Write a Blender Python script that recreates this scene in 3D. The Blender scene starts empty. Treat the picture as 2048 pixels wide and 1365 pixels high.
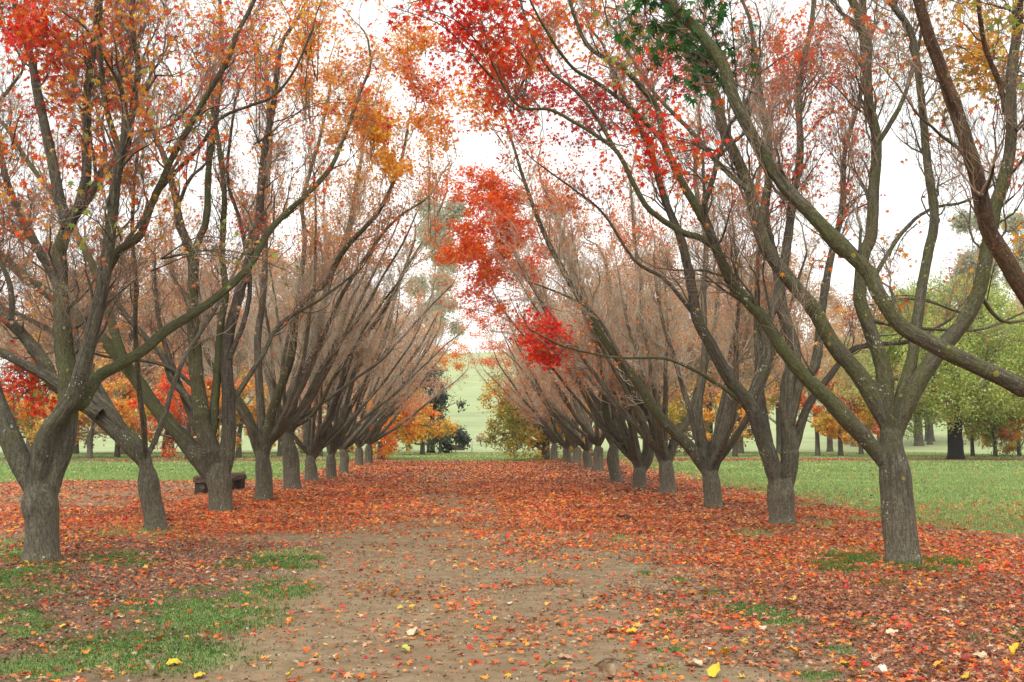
import bpy, math, random
import numpy as np

rng = np.random.default_rng(11)
S = bpy.context.scene

# ------------------------------------------------------------------ camera
FPX = 1991.0                      # focal length in pixels of the 2048 wide photograph
PITCH = math.atan2(189.5, FPX)
YAW = math.atan(78.0 / FPX * math.cos(PITCH))
CAMZ = 1.6
camd = bpy.data.cameras.new('camera'); cam = bpy.data.objects.new('camera', camd)
S.collection.objects.link(cam)
camd.sensor_width = 36.0; camd.lens = FPX / 2048 * 36
camd.clip_start = 0.1; camd.clip_end = 6000
cam.location = (0, 0, CAMZ)
cam.rotation_euler = (math.pi / 2 + PITCH, 0, -YAW)
S.camera = cam

# ------------------------------------------------------------------ overcast sky and soft sun
SUN_EL, SUN_AZ = math.radians(52), math.radians(205)
w = bpy.data.worlds.new('World'); S.world = w; w.use_nodes = True
nt = w.node_tree; nt.nodes.clear()
out = nt.nodes.new('ShaderNodeOutputWorld'); bg = nt.nodes.new('ShaderNodeBackground')
sky = nt.nodes.new('ShaderNodeTexSky'); sky.sky_type = 'NISHITA'; sky.sun_disc = False
sky.sun_elevation = SUN_EL; sky.sun_rotation = SUN_AZ
sky.air_density = 1.0; sky.dust_density = 3.0; sky.ozone_density = 1.0
hs = nt.nodes.new('ShaderNodeHueSaturation'); hs.inputs['Saturation'].default_value = 0.12
# a closed cloud deck: nearly even white over the thin remaining sky colour
mixc = nt.nodes.new('ShaderNodeMix'); mixc.data_type = 'RGBA'; mixc.inputs['Factor'].default_value = 0.78
tc = nt.nodes.new('ShaderNodeTexCoord'); ns = nt.nodes.new('ShaderNodeTexNoise')
ns.inputs['Scale'].default_value = 2.2; ns.inputs['Detail'].default_value = 5
mp = nt.nodes.new('ShaderNodeMapping'); mp.inputs['Scale'].default_value = (1, 1, 2.5)
cr = nt.nodes.new('ShaderNodeValToRGB')
cr.color_ramp.elements[0].position = 0.3; cr.color_ramp.elements[0].color = (9.3, 9.35, 9.05, 1)
cr.color_ramp.elements[1].position = 0.7; cr.color_ramp.elements[1].color = (11.1, 11.15, 10.8, 1)
nt.links.new(tc.outputs['Generated'], mp.inputs['Vector']); nt.links.new(mp.outputs[0], ns.inputs['Vector'])
nt.links.new(ns.outputs['Fac'], cr.inputs['Fac'])
nt.links.new(sky.outputs[0], hs.inputs['Color'])
nt.links.new(hs.outputs[0], mixc.inputs['A']); nt.links.new(cr.outputs[0], mixc.inputs['B'])
nt.links.new(mixc.outputs['Result'], bg.inputs['Color'])
bg.inputs['Strength'].default_value = 0.12
nt.links.new(bg.outputs[0], out.inputs['Surface'])
sd = bpy.data.lights.new('sun', 'SUN'); sd.energy = 1.5; sd.angle = math.radians(25); sd.color = (1, 0.96, 0.89)
so = bpy.data.objects.new('sun', sd); S.collection.objects.link(so)
sv = np.array([math.sin(SUN_AZ) * math.cos(SUN_EL), math.cos(SUN_AZ) * math.cos(SUN_EL), math.sin(SUN_EL)])
from mathutils import Vector, Matrix
so.rotation_euler = Vector(-sv).to_track_quat('-Z', 'Y').to_euler()
S.view_settings.view_transform = 'Standard'; S.view_settings.look = 'None'
S.view_settings.exposure = 0.6; S.view_settings.gamma = 1.0
S.cycles.max_bounces = 6; S.cycles.diffuse_bounces = 4; S.cycles.transparent_max_bounces = 8
S.cycles.transmission_bounces = 4; S.cycles.glossy_bounces = 2

# ------------------------------------------------------------------ camera maths
cp, sp_, cy, sy = math.cos(PITCH), math.sin(PITCH), math.cos(YAW), math.sin(YAW)
RIGHT = np.array([cy, -sy, 0.0]); FWD = np.array([sy * cp, cy * cp, sp_]); UP = np.cross(RIGHT, FWD)
CAM = np.array([0, 0, CAMZ])
def ray(px, py):
    return FWD + RIGHT * (px - 1024) / FPX + UP * (682.5 - py) / FPX
def at(px, py, Y):
    r = ray(px, py); return CAM + r * (Y / r[1])
def gpt(px, py):
    r = ray(px, py); return CAM + r * (-CAMZ / r[2])
def proj(P):
    d = P - CAM; z = np.maximum(d @ FWD, .01)
    return 1024 + FPX * (d @ RIGHT) / z, 682.5 - FPX * (d @ UP) / z

# ------------------------------------------------------------------ numpy value noise
_tab = np.random.default_rng(5).random(65536)
def _h(ix, iy):
    return _tab[(ix.astype(np.int64) * 7919 + iy.astype(np.int64) * 104729) & 65535]
def vnoise(x, y):
    x = np.asarray(x, float); y = np.asarray(y, float)
    ix = np.floor(x); iy = np.floor(y); fx = x - ix; fy = y - iy
    fx = fx * fx * (3 - 2 * fx); fy = fy * fy * (3 - 2 * fy)
    a = _h(ix, iy); b = _h(ix + 1, iy); c = _h(ix, iy + 1); d = _h(ix + 1, iy + 1)
    return (a + (b - a) * fx) * (1 - fy) + (c + (d - c) * fx) * fy
def fbm(x, y, o=4):
    s = 0; a = .5; t = 0
    for k in range(o):
        s = s + a * vnoise(x * 2 ** k + 17.3 * k, y * 2 ** k + 9.1 * k); t += a; a *= .5
    return s / t
def sm(a, b, x):
    t = np.clip((x - a) / (b - a), 0, 1); return t * t * (3 - 2 * t)

# ------------------------------------------------------------------ mesh helpers
col = S.collection
def mesh_np(name, V, F, mats, parent=None, loc=(0, 0, 0), colors=None, bk=None, smooth=True, fm=None):
    """V (n,3) world coordinates, F a list of (m,k) index arrays; ONE mesh object."""
    me = bpy.data.meshes.new(name)
    V = np.asarray(V, np.float32) - np.asarray(loc, np.float32)
    if not isinstance(F, list): F = [F]
    F = [np.asarray(f, np.int32) for f in F if len(f)]
    nl = sum(f.size for f in F); nf = sum(len(f) for f in F)
    me.vertices.add(len(V)); me.vertices.foreach_set('co', V.ravel())
    me.loops.add(nl); me.loops.foreach_set('vertex_index', np.concatenate([f.ravel() for f in F]))
    me.polygons.add(nf)
    tot = np.concatenate([np.full(len(f), f.shape[1], np.int32) for f in F])
    st = np.concatenate([[0], np.cumsum(tot)[:-1]]).astype(np.int32)
    me.polygons.foreach_set('loop_start', st)
    me.polygons.foreach_set('loop_total', tot)
    me.polygons.foreach_set('use_smooth', np.full(nf, smooth, bool))
    if fm is not None: me.polygons.foreach_set('material_index', np.asarray(fm, np.int32))
    if colors is not None:
        a = me.color_attributes.new('Col', 'FLOAT_COLOR', 'POINT')
        c = np.ones((len(V), 4), np.float32); c[:, :colors.shape[1]] = colors
        a.data.foreach_set('color', c.ravel())
    if bk is not None:
        a = me.attributes.new('bk', 'FLOAT_VECTOR', 'POINT'); a.data.foreach_set('vector', np.asarray(bk, np.float32).ravel())
    me.update(); me.validate()
    for m in (mats if isinstance(mats, (list, tuple)) else [mats]): me.materials.append(m)
    o = bpy.data.objects.new(name, me); col.objects.link(o)
    if parent is not None: o.parent = parent
    else: o.location = loc
    return o
def tag(o, label=None, cat=None, group=None, kind=None):
    if label: o['label'] = label
    if cat: o['category'] = cat
    if group: o['group'] = group
    if kind: o['kind'] = kind
    return o
def empty(name, loc, label, cat, group=None, kind=None):
    o = bpy.data.objects.new(name, None); col.objects.link(o); o.location = loc; o.empty_display_size = .3
    return tag(o, label, cat, group, kind)

def tubes(P, R, sides, lump=0.0, cap=True):
    """batch of tubes P (N,K,3), R (N,K) -> V, F quads, bk coords"""
    N, K, _ = P.shape
    T = np.gradient(P, axis=1) if K > 2 else np.repeat(P[:, 1:] - P[:, :1], 2, axis=1)
    T /= np.maximum(np.linalg.norm(T, axis=2, keepdims=True), 1e-9)
    m = P[:, -1] - P[:, 0]; m /= np.maximum(np.linalg.norm(m, axis=1, keepdims=True), 1e-9)
    ref = np.where(np.abs(m[:, 2:3]) < .8, np.array([[0, 0, 1.]]), np.array([[0, 1., 0]]))
    ref = np.repeat(ref[:, None], K, 1)
    A = np.cross(T, ref); A /= np.maximum(np.linalg.norm(A, axis=2, keepdims=True), 1e-9); B = np.cross(T, A)
    th = np.arange(sides) * 2 * math.pi / sides
    rr = R[:, :, None] * np.ones(sides)
    L = np.concatenate([np.zeros((N, 1)), np.cumsum(np.linalg.norm(np.diff(P, axis=1), axis=2), 1)], 1)
    if lump > 0:
        off = rng.random(N)[:, None, None] * 90
        u = np.cos(th)[None, None] * 1.3 + off; v = np.sin(th)[None, None] * 1.3 + off
        s = L[:, :, None]
        rr = rr * (1 + lump * (vnoise(u + s * .9, v + s * 2.3) - .5) * 2 + lump * .5 * (vnoise(u * 2.2 + s * 4, v * 2.2 - s * 5) - .5) * 2)
    V = P[:, :, None] + rr[..., None] * (np.cos(th)[:, None] * A[:, :, None] + np.sin(th)[:, None] * B[:, :, None])
    bk = np.stack([np.broadcast_to(np.cos(th) * R[..., None], rr.shape), np.broadcast_to(np.sin(th) * R[..., None], rr.shape),
                   np.broadcast_to(L[..., None], rr.shape) + (rng.random(N) * 50)[:, None, None]], -1)
    base = (np.arange(N) * K * sides)[:, None, None] + (np.arange(K - 1) * sides)[None, :, None]
    a = base + np.arange(sides)[None, None]; b = base + (np.arange(sides) + 1)[None, None] % sides
    b = base + ((np.arange(sides) + 1) % sides)[None, None]
    F = np.stack([a, b, b + sides, a + sides], -1).reshape(-1, 4)
    Fl = [F]
    if cap and sides >= 5:
        e = (np.arange(N) * K * sides)[:, None] + (K - 1) * sides + np.arange(sides)[None]
        Fl.append(e); Fl.append((np.arange(N) * K * sides)[:, None] + np.arange(sides)[None, ::-1])
    return V.reshape(-1, 3), Fl, bk.reshape(-1, 3)
def join(parts):
    Vs, Fs, Bs, n = [], {}, [], 0
    for V, Fl, bk in parts:
        for f in Fl: Fs.setdefault(f.shape[1], []).append(f + n)
        Vs.append(V); Bs.append(bk); n += len(V)
    return np.concatenate(Vs), [np.concatenate(v) for v in Fs.values()], np.concatenate(Bs)

def spline(pts, vals, step):
    """Catmull-Rom through pts (n,3) and vals, resampled at about step metres"""
    pts = np.asarray(pts, float); vals = np.asarray(vals, float)
    X = np.concatenate([pts, vals[:, None]], 1)
    X = np.concatenate([[2 * X[0] - X[1]], X, [2 * X[-1] - X[-2]]])
    o = []
    for i in range(1, len(X) - 2):
        n = max(2, int(np.linalg.norm(X[i + 1, :3] - X[i, :3]) / step))
        t = np.arange(n)[:, None] / n
        p0, p1, p2, p3 = X[i - 1:i + 3]
        o.append(.5 * ((2 * p1) + (-p0 + p2) * t + (2 * p0 - 5 * p1 + 4 * p2 - p3) * t ** 2 + (-p0 + 3 * p1 - 3 * p2 + p3) * t ** 3))
    o.append(X[-2:-1]); X = np.concatenate(o)
    return X[:, :3], np.maximum(X[:, 3], .002)

# ------------------------------------------------------------------ materials
def newmat(name):
    m = bpy.data.materials.new(name); m.use_nodes = True; n = m.node_tree.nodes; n.clear()
    o = n.new('ShaderNodeOutputMaterial'); return m, m.node_tree, o
class NT:
    def __init__(s, nt): s.nt = nt
    def n(s, t, **k):
        x = s.nt.nodes.new(t)
        for a, b in k.items(): setattr(x, a, b)
        return x
    def l(s, a, b): s.nt.links.new(a, b)
    def noise(s, vec, scale, det=4, rough=.55):
        x = s.n('ShaderNodeTexNoise'); x.inputs['Scale'].default_value = scale; x.inputs['Detail'].default_value = det
        x.inputs['Roughness'].default_value = rough
        if vec is not None: s.l(vec, x.inputs['Vector'])
        return x.outputs['Fac']
    def mapping(s, vec, sc, loc=(0, 0, 0)):
        x = s.n('ShaderNodeMapping'); x.inputs['Scale'].default_value = sc; x.inputs['Location'].default_value = loc
        s.l(vec, x.inputs['Vector']); return x.outputs[0]
    def ramp(s, f, lo, hi):
        x = s.n('ShaderNodeMapRange'); x.interpolation_type = 'SMOOTHSTEP'
        x.inputs[1].default_value = lo; x.inputs[2].default_value = hi; s.l(f, x.inputs[0]); return x.outputs[0]
    def mix(s, f, a, b):
        x = s.n('ShaderNodeMix'); x.data_type = 'RGBA'
        for v, k in ((f, 'Factor'), (a, 'A'), (b, 'B')):
            if isinstance(v, (int, float)): x.inputs[k].default_value = v
            elif isinstance(v, tuple): x.inputs[k].default_value = (*v, 1)
            else: s.l(v, x.inputs[k])
        return x.outputs['Result']
    def math(s, op, a, b=0.0):
        x = s.n('ShaderNodeMath'); x.operation = op
        for v, k in ((a, 0), (b, 1)):
            if isinstance(v, (int, float)): x.inputs[k].default_value = v
            else: s.l(v, x.inputs[k])
        return x.outputs[0]

def bark(name, c1=(.150, .138, .094), c2=(.044, .036, .026), moss=.5, lichen=.5, mossc=(.085, .09, .028), yellow=.0, lowc=(.225, .192, .138), fine=True):
    m, t, o = newmat(name); g = NT(t)
    bs = g.n('ShaderNodeBsdfPrincipled'); bs.inputs['Roughness'].default_value = .85
    bs.inputs['Specular IOR Level'].default_value = .25
    at_ = g.n('ShaderNodeAttribute', attribute_name='bk'); bk = at_.outputs['Vector']
    tc = g.n('ShaderNodeTexCoord'); ob = tc.outputs['Object']
    sep = g.n('ShaderNodeSeparateXYZ'); g.l(ob, sep.inputs[0]); o2 = g.ramp(sep.outputs['Z'], 1.0, 2.0); o2i = g.math('SUBTRACT', 1.0, o2)
    def nb(sc_, det):
        p_ = g.noise(g.mapping(bk, sc_), 1.0, det, .6)
        if not fine: return p_
        return g.math('ADD', g.math('MULTIPLY', p_, o2), g.math('MULTIPLY', g.noise(g.mapping(ob, sc_), 1.0, det, .6), o2i))
    streak = nb((26, 26, 3.2), 5)
    rings = nb((5, 5, 42), 4)
    big = g.noise(ob, 2.3, 4)
    own = g.ramp(sep.outputs['Z'], 1.1, 2.3)
    if name != 'bark black': own_c1, own_c2 = g.mix(own, (.148, .138, .094), c1), g.mix(own, (.028, .026, .017), c2)
    if not fine: own_c1, own_c2 = c1, c2
    c = g.mix(g.ramp(streak, .35, .68), own_c2, own_c1)
    c = g.mix(g.math('MULTIPLY', g.ramp(rings, .5, .75), .35), c, (.2, .165, .12))
    c = g.mix(g.math('MULTIPLY', g.ramp(big, .42, .62), .5), c, tuple(.62 * v for v in c1))
    # bare pale foot of the trunk, worn in streaks
    low = g.math('MULTIPLY', g.ramp(g.math('ADD', sep.outputs['Z'], g.math('MULTIPLY', g.math('ADD', streak, big), 1.1)), 2.6, .7), .5)
    mo = g.math('MULTIPLY', g.ramp(g.noise(ob, 1.4, 5, .65), .62 - moss * .36, .80 - moss * .3), min(1, .45 + moss * .5))
    if fine:
        mo0 = g.math('MULTIPLY', g.ramp(g.noise(ob, 1.4, 5, .65), .62 - .126, .80 - .105), .62)
        mo = g.math('ADD', g.math('MULTIPLY', mo, own), g.math('MULTIPLY', mo0, g.math('SUBTRACT', 1.0, own)))
    c = g.mix(mo, c, mossc)
    c = g.mix(low, c, lowc)
    c = g.mix(g.math('MULTIPLY', g.ramp(nb((60, 60, 18), 4), .55, .42), .55), c, tuple(.6 * v for v in c2))
    if lichen > 0:
        v = g.n('ShaderNodeTexVoronoi'); v.inputs['Scale'].default_value = 30; v.inputs['Randomness'].default_value = 1.0
        wob = g.n('ShaderNodeVectorMath'); wob.operation = 'ADD'
        nz = g.n('ShaderNodeTexNoise'); nz.inputs['Scale'].default_value = 40; g.l(ob, nz.inputs['Vector'])
        sc = g.n('ShaderNodeVectorMath'); sc.operation = 'SCALE'; sc.inputs['Scale'].default_value = .02; g.l(nz.outputs['Color'], sc.inputs[0])
        g.l(ob, wob.inputs[0]); g.l(sc.outputs[0], wob.inputs[1]); g.l(wob.outputs[0], v.inputs['Vector'])
        sepc = g.n('ShaderNodeSeparateColor'); g.l(v.outputs['Color'], sepc.inputs[0])
        size = g.ramp(g.noise(ob, 2.7, 3), .46, .72)
        thr = g.math('MULTIPLY', g.math('MULTIPLY', sepc.outputs['Red'], size), .34 + .5 * lichen)
        spot = g.ramp(g.math('SUBTRACT', thr, v.outputs['Distance']), .05, .11)
        c = g.mix(g.math('MULTIPLY', spot, .8), c, g.mix(sepc.outputs['Green'], (.30, .29, .24), (.46, .46, .41)))
        v2 = g.n('ShaderNodeTexVoronoi'); v2.inputs['Scale'].default_value = 75; g.l(wob.outputs[0], v2.inputs['Vector'])
        sp2 = g.n('ShaderNodeSeparateColor'); g.l(v2.outputs['Color'], sp2.inputs[0])
        s2 = g.ramp(g.math('SUBTRACT', g.math('MULTIPLY', sp2.outputs['Red'], .42 * lichen + .1), v2.outputs['Distance']), .1, .16)
        c = g.mix(g.math('MULTIPLY', s2, .6), c, (.36, .35, .3))
    if yellow > 0:
        vy = g.n('ShaderNodeTexVoronoi'); vy.inputs['Scale'].default_value = 7.5; g.l(ob, vy.inputs['Vector'])
        sy_ = g.n('ShaderNodeSeparateColor'); g.l(vy.outputs['Color'], sy_.inputs[0])
        yy = g.math('ADD', vy.outputs['Distance'], g.math('MULTIPLY', g.noise(ob, 28, 3), .22))
        ys = g.ramp(g.math('SUBTRACT', g.math('MULTIPLY', sy_.outputs['Blue'], .40 * yellow + .16), yy), .0, .04)
        c = g.mix(g.math('MULTIPLY', ys, .8), c, (.25, .215, .035))
    g.l(c, bs.inputs['Base Color'])
    if fine:
        h = g.math('ADD', g.math('MULTIPLY', streak, .9), g.math('MULTIPLY', rings, .45))
        h = g.math('ADD', h, g.math('MULTIPLY', g.noise(ob, 55, 3), .35))
        b = g.n('ShaderNodeBump'); b.inputs['Strength'].default_value = .85; b.inputs['Distance'].default_value = .022
        g.l(h, b.inputs['Height']); g.l(b.outputs[0], bs.inputs['Normal'])
    g.l(bs.outputs[0], o.inputs['Surface']); return m

M = {}
M['bark'] = bark('bark grey brown', moss=.35, lichen=.6)
M['mid'] = bark('bark paler grey', c1=(.215, .19, .135), c2=(.07, .06, .042), moss=.3, lichen=.7)
M['mossy'] = bark('bark mossy', moss=.75, lichen=.75, yellow=.5)
M['green'] = bark('bark green', c1=(.12, .115, .06), c2=(.045, .044, .024), moss=.85, lichen=.4, mossc=(.09, .098, .038), yellow=.1)
M['rust'] = bark('bark rusty', c1=(.15, .085, .045), c2=(.05, .028, .018), moss=.22, lichen=.7, yellow=.45)
M['dark'] = bark('bark dark', c1=(.11, .094, .07), c2=(.032, .027, .02), moss=.3, lichen=.5)
M['far'] = bark('bark distant', c1=(.15, .125, .095), c2=(.06, .05, .036), moss=.25, lichen=0, fine=False)
M['black'] = bark('bark of dark tree', c1=(.03, .025, .02), c2=(.012, .01, .009), moss=0, lichen=0, lowc=(.04, .033, .027), fine=False)
M['pale'] = bark('bark pale gum', c1=(.42, .38, .32), c2=(.25, .22, .18), moss=0, lichen=0, fine=False)

def twigmat(name, c1, c2):
    m, t, o = newmat(name); g = NT(t); bs = g.n('ShaderNodeBsdfPrincipled'); bs.inputs['Roughness'].default_value = .8
    tc = g.n('ShaderNodeTexCoord'); f = g.ramp(g.noise(tc.outputs['Object'], 1.1, 5), .38, .62)
    g.l(g.mix(f, c1, c2), bs.inputs['Base Color']); g.l(bs.outputs[0], o.inputs['Surface']); return m
M['branch'] = twigmat('branch bark', (.10, .082, .048), (.18, .145, .10))
M['branchpale'] = twigmat('branch bark pale', (.22, .185, .125), (.36, .30, .215))
M['twig'] = twigmat('twig bark', (.37, .315, .225), (.60, .53, .41))
M['twigdark'] = twigmat('twig bark dark', (.13, .09, .06), (.30, .22, .155))

def leafmat(name, trans=.4, rough=.5, spec=.3):
    m, t, o = newmat(name); g = NT(t)
    a = g.n('ShaderNodeAttribute', attribute_name='Col')
    bs = g.n('ShaderNodeBsdfPrincipled'); bs.inputs['Roughness'].default_value = rough; bs.inputs['Specular IOR Level'].default_value = spec
    tr = g.n('ShaderNodeBsdfTranslucent'); mx = g.n('ShaderNodeMixShader'); mx.inputs[0].default_value = trans
    g.l(a.outputs['Color'], bs.inputs['Base Color']); g.l(a.outputs['Color'], tr.inputs['Color'])
    g.l(bs.outputs[0], mx.inputs[1]); g.l(tr.outputs[0], mx.inputs[2]); g.l(mx.outputs[0], o.inputs['Surface']); return m
M['leaf'] = leafmat('maple leaf', .45)
M['fallen'] = leafmat('fallen leaf', .12, .6, .25)
M['grass'] = leafmat('grass blade', .3, .6, .2)

PAL = dict(
    red=[(.85, .06, .02), (.74, .035, .022), (.88, .10, .02), (.62, .02, .03)],
    crimson=[(.42, .015, .04), (.5, .03, .06), (.55, .05, .04)],
    orange=[(.86, .22, .02), (.82, .15, .018), (.88, .32, .04)],
    redorange=[(.85, .10, .02), (.86, .17, .02), (.78, .06, .02), (.86, .24, .03)],
    amber=[(.88, .42, .04), (.86, .33, .03), (.80, .50, .07), (.84, .38, .05)],
    yellow=[(.66, .45, .06), (.56, .42, .07), (.68, .38, .04), (.42, .38, .07)],
    rust=[(.60, .20, .08), (.66, .30, .13), (.52, .12, .06), (.68, .34, .18)],
    pinkrust=[(.64, .43, .27), (.64, .33, .16), (.68, .50, .33)],
    tan=[(.58, .42, .29), (.66, .50, .35), (.60, .36, .24), (.52, .40, .26)],
    brown=[(.22, .08, .04), (.3, .12, .05)],
    green=[(.03, .13, .03), (.05, .18, .03), (.02, .09, .025)],
    lime=[(.36, .42, .06), (.26, .36, .07), (.5, .42, .07)],
    olive=[(.26, .28, .07), (.36, .34, .08), (.5, .38, .07)],
    gum=[(.42, .44, .3), (.5, .5, .36), (.55, .52, .4)],
    willow=[(.52, .58, .17), (.42, .52, .16), (.28, .40, .12), (.62, .60, .22)],
    darkgum=[(.05, .065, .045), (.08, .1, .07), (.1, .12, .085)],
    sage=[(.2, .21, .14), (.26, .26, .18), (.13, .14, .09)],
)
def palcol(names, n):
    if isinstance(names, str): names = [names]
    P = np.concatenate([np.array(PAL[k]) for k in names])
    c = P[rng.integers(0, len(P), n)]
    return np.clip(c * rng.uniform(.75, 1.2, (n, 1)) * rng.uniform(.93, 1.07, (n, 3)), .003, .9)

# ------------------------------------------------------------------ leaf shapes
def star_shape(lobes, depth):
    """maple outline in its own plane, stalk at origin, about 1 long"""
    if lobes == 7: ang = [-125, -82, -42, 0, 42, 82, 125]; ln = [.36, .66, .9, 1.0, .9, .66, .36]
    elif lobes == 5: ang = [-105, -50, 0, 50, 105]; ln = [.55, .88, 1.0, .88, .55]
    pts = [(180, .06)]
    for i, (a, l) in enumerate(zip(ang, ln)):
        pts.append((a, l))
        if i < len(ang) - 1: pts.append(((a + ang[i + 1]) / 2, depth * (l + ln[i + 1]) / 2))
    c = np.array([[l * math.sin(math.radians(a)), l * math.cos(math.radians(a))] for a, l in pts])
    V = np.concatenate([[[0, .12]], c]); n = len(c)
    F = np.array([[0, 1 + i, 1 + (i + 1) % n] for i in range(n)])
    z = -.16 * (V[:, 0] ** 2) * 1.4 + .05 * np.sin(V[:, 1] * 4)
    return np.column_stack([V, z]), F
SH7 = star_shape(7, .40); SH5 = star_shape(5, .42)
SHD = (np.array([[0, 0, 0], [.42, .5, -.08], [0, 1, 0], [-.42, .5, -.08]]), np.array([[0, 1, 2], [0, 2, 3]]))
OV = np.array([[0, -.05, 0], [0, .3, .03], [0, .65, .03], [0, 1.02, -.06], [.25, .18, .09], [.36, .48, .13], [.22, .8, .08], [-.25, .18, .09], [-.36, .48, .13], [-.22, .8, .08]])
SHO = (OV, np.array([[0, 4, 1], [1, 4, 5], [1, 5, 2], [2, 5, 6], [2, 6, 3], [0, 1, 7], [1, 8, 7], [1, 2, 8], [2, 9, 8], [2, 3, 9]]))

def leaves(pos, size, colr, shape, droop=True, flat=0.0, curl=.0, Rm=None):
    """instances of a leaf shape baked into arrays -> V, F, colours"""
    n = len(pos); sv_, sf = shape
    if Rm is None:
        yaw = rng.random(n) * 2 * math.pi
        if droop: pit = rng.normal(-.9, .5, n); rol = rng.normal(0, .6, n)
        else: pit = rng.normal(0, flat, n); rol = rng.normal(0, flat, n)
        cyw, syw, cpt, spt, cr_, sr_ = np.cos(yaw), np.sin(yaw), np.cos(pit), np.sin(pit), np.cos(rol), np.sin(rol)
        fwd = np.stack([-syw * cpt, cyw * cpt, spt], -1)
        side0 = np.stack([cyw, syw, np.zeros(n)], -1); up0 = np.cross(side0, fwd)
        side = side0 * cr_[:, None] + up0 * sr_[:, None]; up = np.cross(side, fwd)
        Rm = np.stack([side, fwd, up], 1)
    base = np.repeat(sv_[None], n, 0).copy()
    if curl > 0:
        k = rng.normal(0, curl, n)[:, None]; k2 = rng.normal(0, curl, n)[:, None]; k3 = rng.normal(0, curl, n)[:, None]
        base[:, :, 2] += k * base[:, :, 0] ** 2 * 1.5 + k2 * (base[:, :, 1] - .5) ** 2 * 1.3 + k3 * base[:, :, 0] * (base[:, :, 1] - .5)
    base *= size[:, None, None]
    V = np.einsum('nvi,nij->nvj', base, Rm) + pos[:, None]
    F = sf[None] + (np.arange(n) * len(sv_))[:, None, None]
    C = np.repeat(colr[:, None], len(sv_), 1)
    return V.reshape(-1, 3), F.reshape(-1, 3), C.reshape(-1, 3)
def joinl(parts):
    Vs, Fs, Cs, n = [], [], [], 0
    for V, F, C in parts:
        Vs.append(V); Fs.append(F + n); Cs.append(C); n += len(V)
    return np.concatenate(Vs), np.concatenate(Fs), np.concatenate(Cs)
# ------------------------------------------------------------------ ground
Y0 = 66.0                          # the litter strip that closes the avenue
def mound(x, y):
    m = .10 * np.exp(-((x - 5.5) / 1.3) ** 2) * sm(14, 24, y) * (1 - sm(62, 66, y))
    m = m + .05 * np.exp(-((x + 5.4) / 1.1) ** 2) * (1 - sm(58, 64, y))
    return m
def gz(x, y):
    x = np.asarray(x, float); y = np.asarray(y, float)
    near = (1 - sm(70, 110, np.hypot(x, y)))
    z = near * (.05 * (fbm(x * .35 + 5, y * .35) - .5) + .035 * (fbm(x * 1.7, y * 1.7 + 3) - .5)) + near * mound(x, y)
    z = z + near * .018 * (fbm(x * 5, y * 5, 3) - .5) * (np.abs(x) < 16)
    # the pasture hill beyond the avenue
    h = sm(112, 420, y + .25 * x) * 31 + sm(112, 150, y) * 1.0
    h = h * (.85 + .3 * fbm(x * .012 + 3, y * .012, 3)) + sm(120, 200, y) * .7 * (vnoise(x * .03, y * .11) - .5)
    h = h * (1 - .75 * sm(40, 260, np.abs(x + 5)))
    return z + h
EL = [  # grass patches in the foreground, (px, py, rx, ry, strength)
    (290, 1305, 200, 45, 1), (100, 1340, 140, 30, .8), (420, 1225, 150, 48, .9), (560, 1180, 90, 26, .75), (575, 1120, 75, 22, .95),
    (470, 1135, 45, 15, .8), (60, 1170, 110, 45, .8), (30, 1240, 90, 50, .8), (240, 1125, 90, 16, .8), (20, 1110, 50, 30, .9), (245, 1072, 100, 13, .75),
    (190, 1330, 60, 20, .9), (500, 1330, 60, 14, .6), (240, 1215, 120, 28, .55),
    (1690, 1125, 80, 26, .66), (1815, 1125, 45, 16, .8), (1890, 1130, 90, 16, .62), (1465, 1215, 45, 10, .85), (1540, 1225, 70, 18, .85), (1570, 1247, 55, 10, .9),
    (1355, 1228, 35, 6, .7), (1360, 1162, 28, 7, .7), (1290, 1148, 25, 5, .7), (1500, 1070, 60, 12, .7), (1640, 1350, 60, 14, .8), (1345, 1302, 50, 6, .7),
    (1420, 1188, 30, 6, .8), (1680, 1302, 40, 8, .8), (1740, 1245, 60, 12, .5), (2040, 1270, 60, 25, .5), (1240, 1078, 40, 6, .6), (1380, 1090, 60, 9, .5), (1770, 1170, 60, 12, .5),
    (1640, 1055, 60, 12, .6), (330, 1068, 40, 9, .6), (1330, 1340, 40, 8, .6), (1960, 1275, 60, 10, .5)]
def patches(px, py):
    s = 0 * px
    for a, b, c, d, e in EL:
        s = np.maximum(s, e * np.exp(-(((px - a) / c) ** 2 + ((py - b) / d) ** 2) * .8))
    return s
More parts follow.
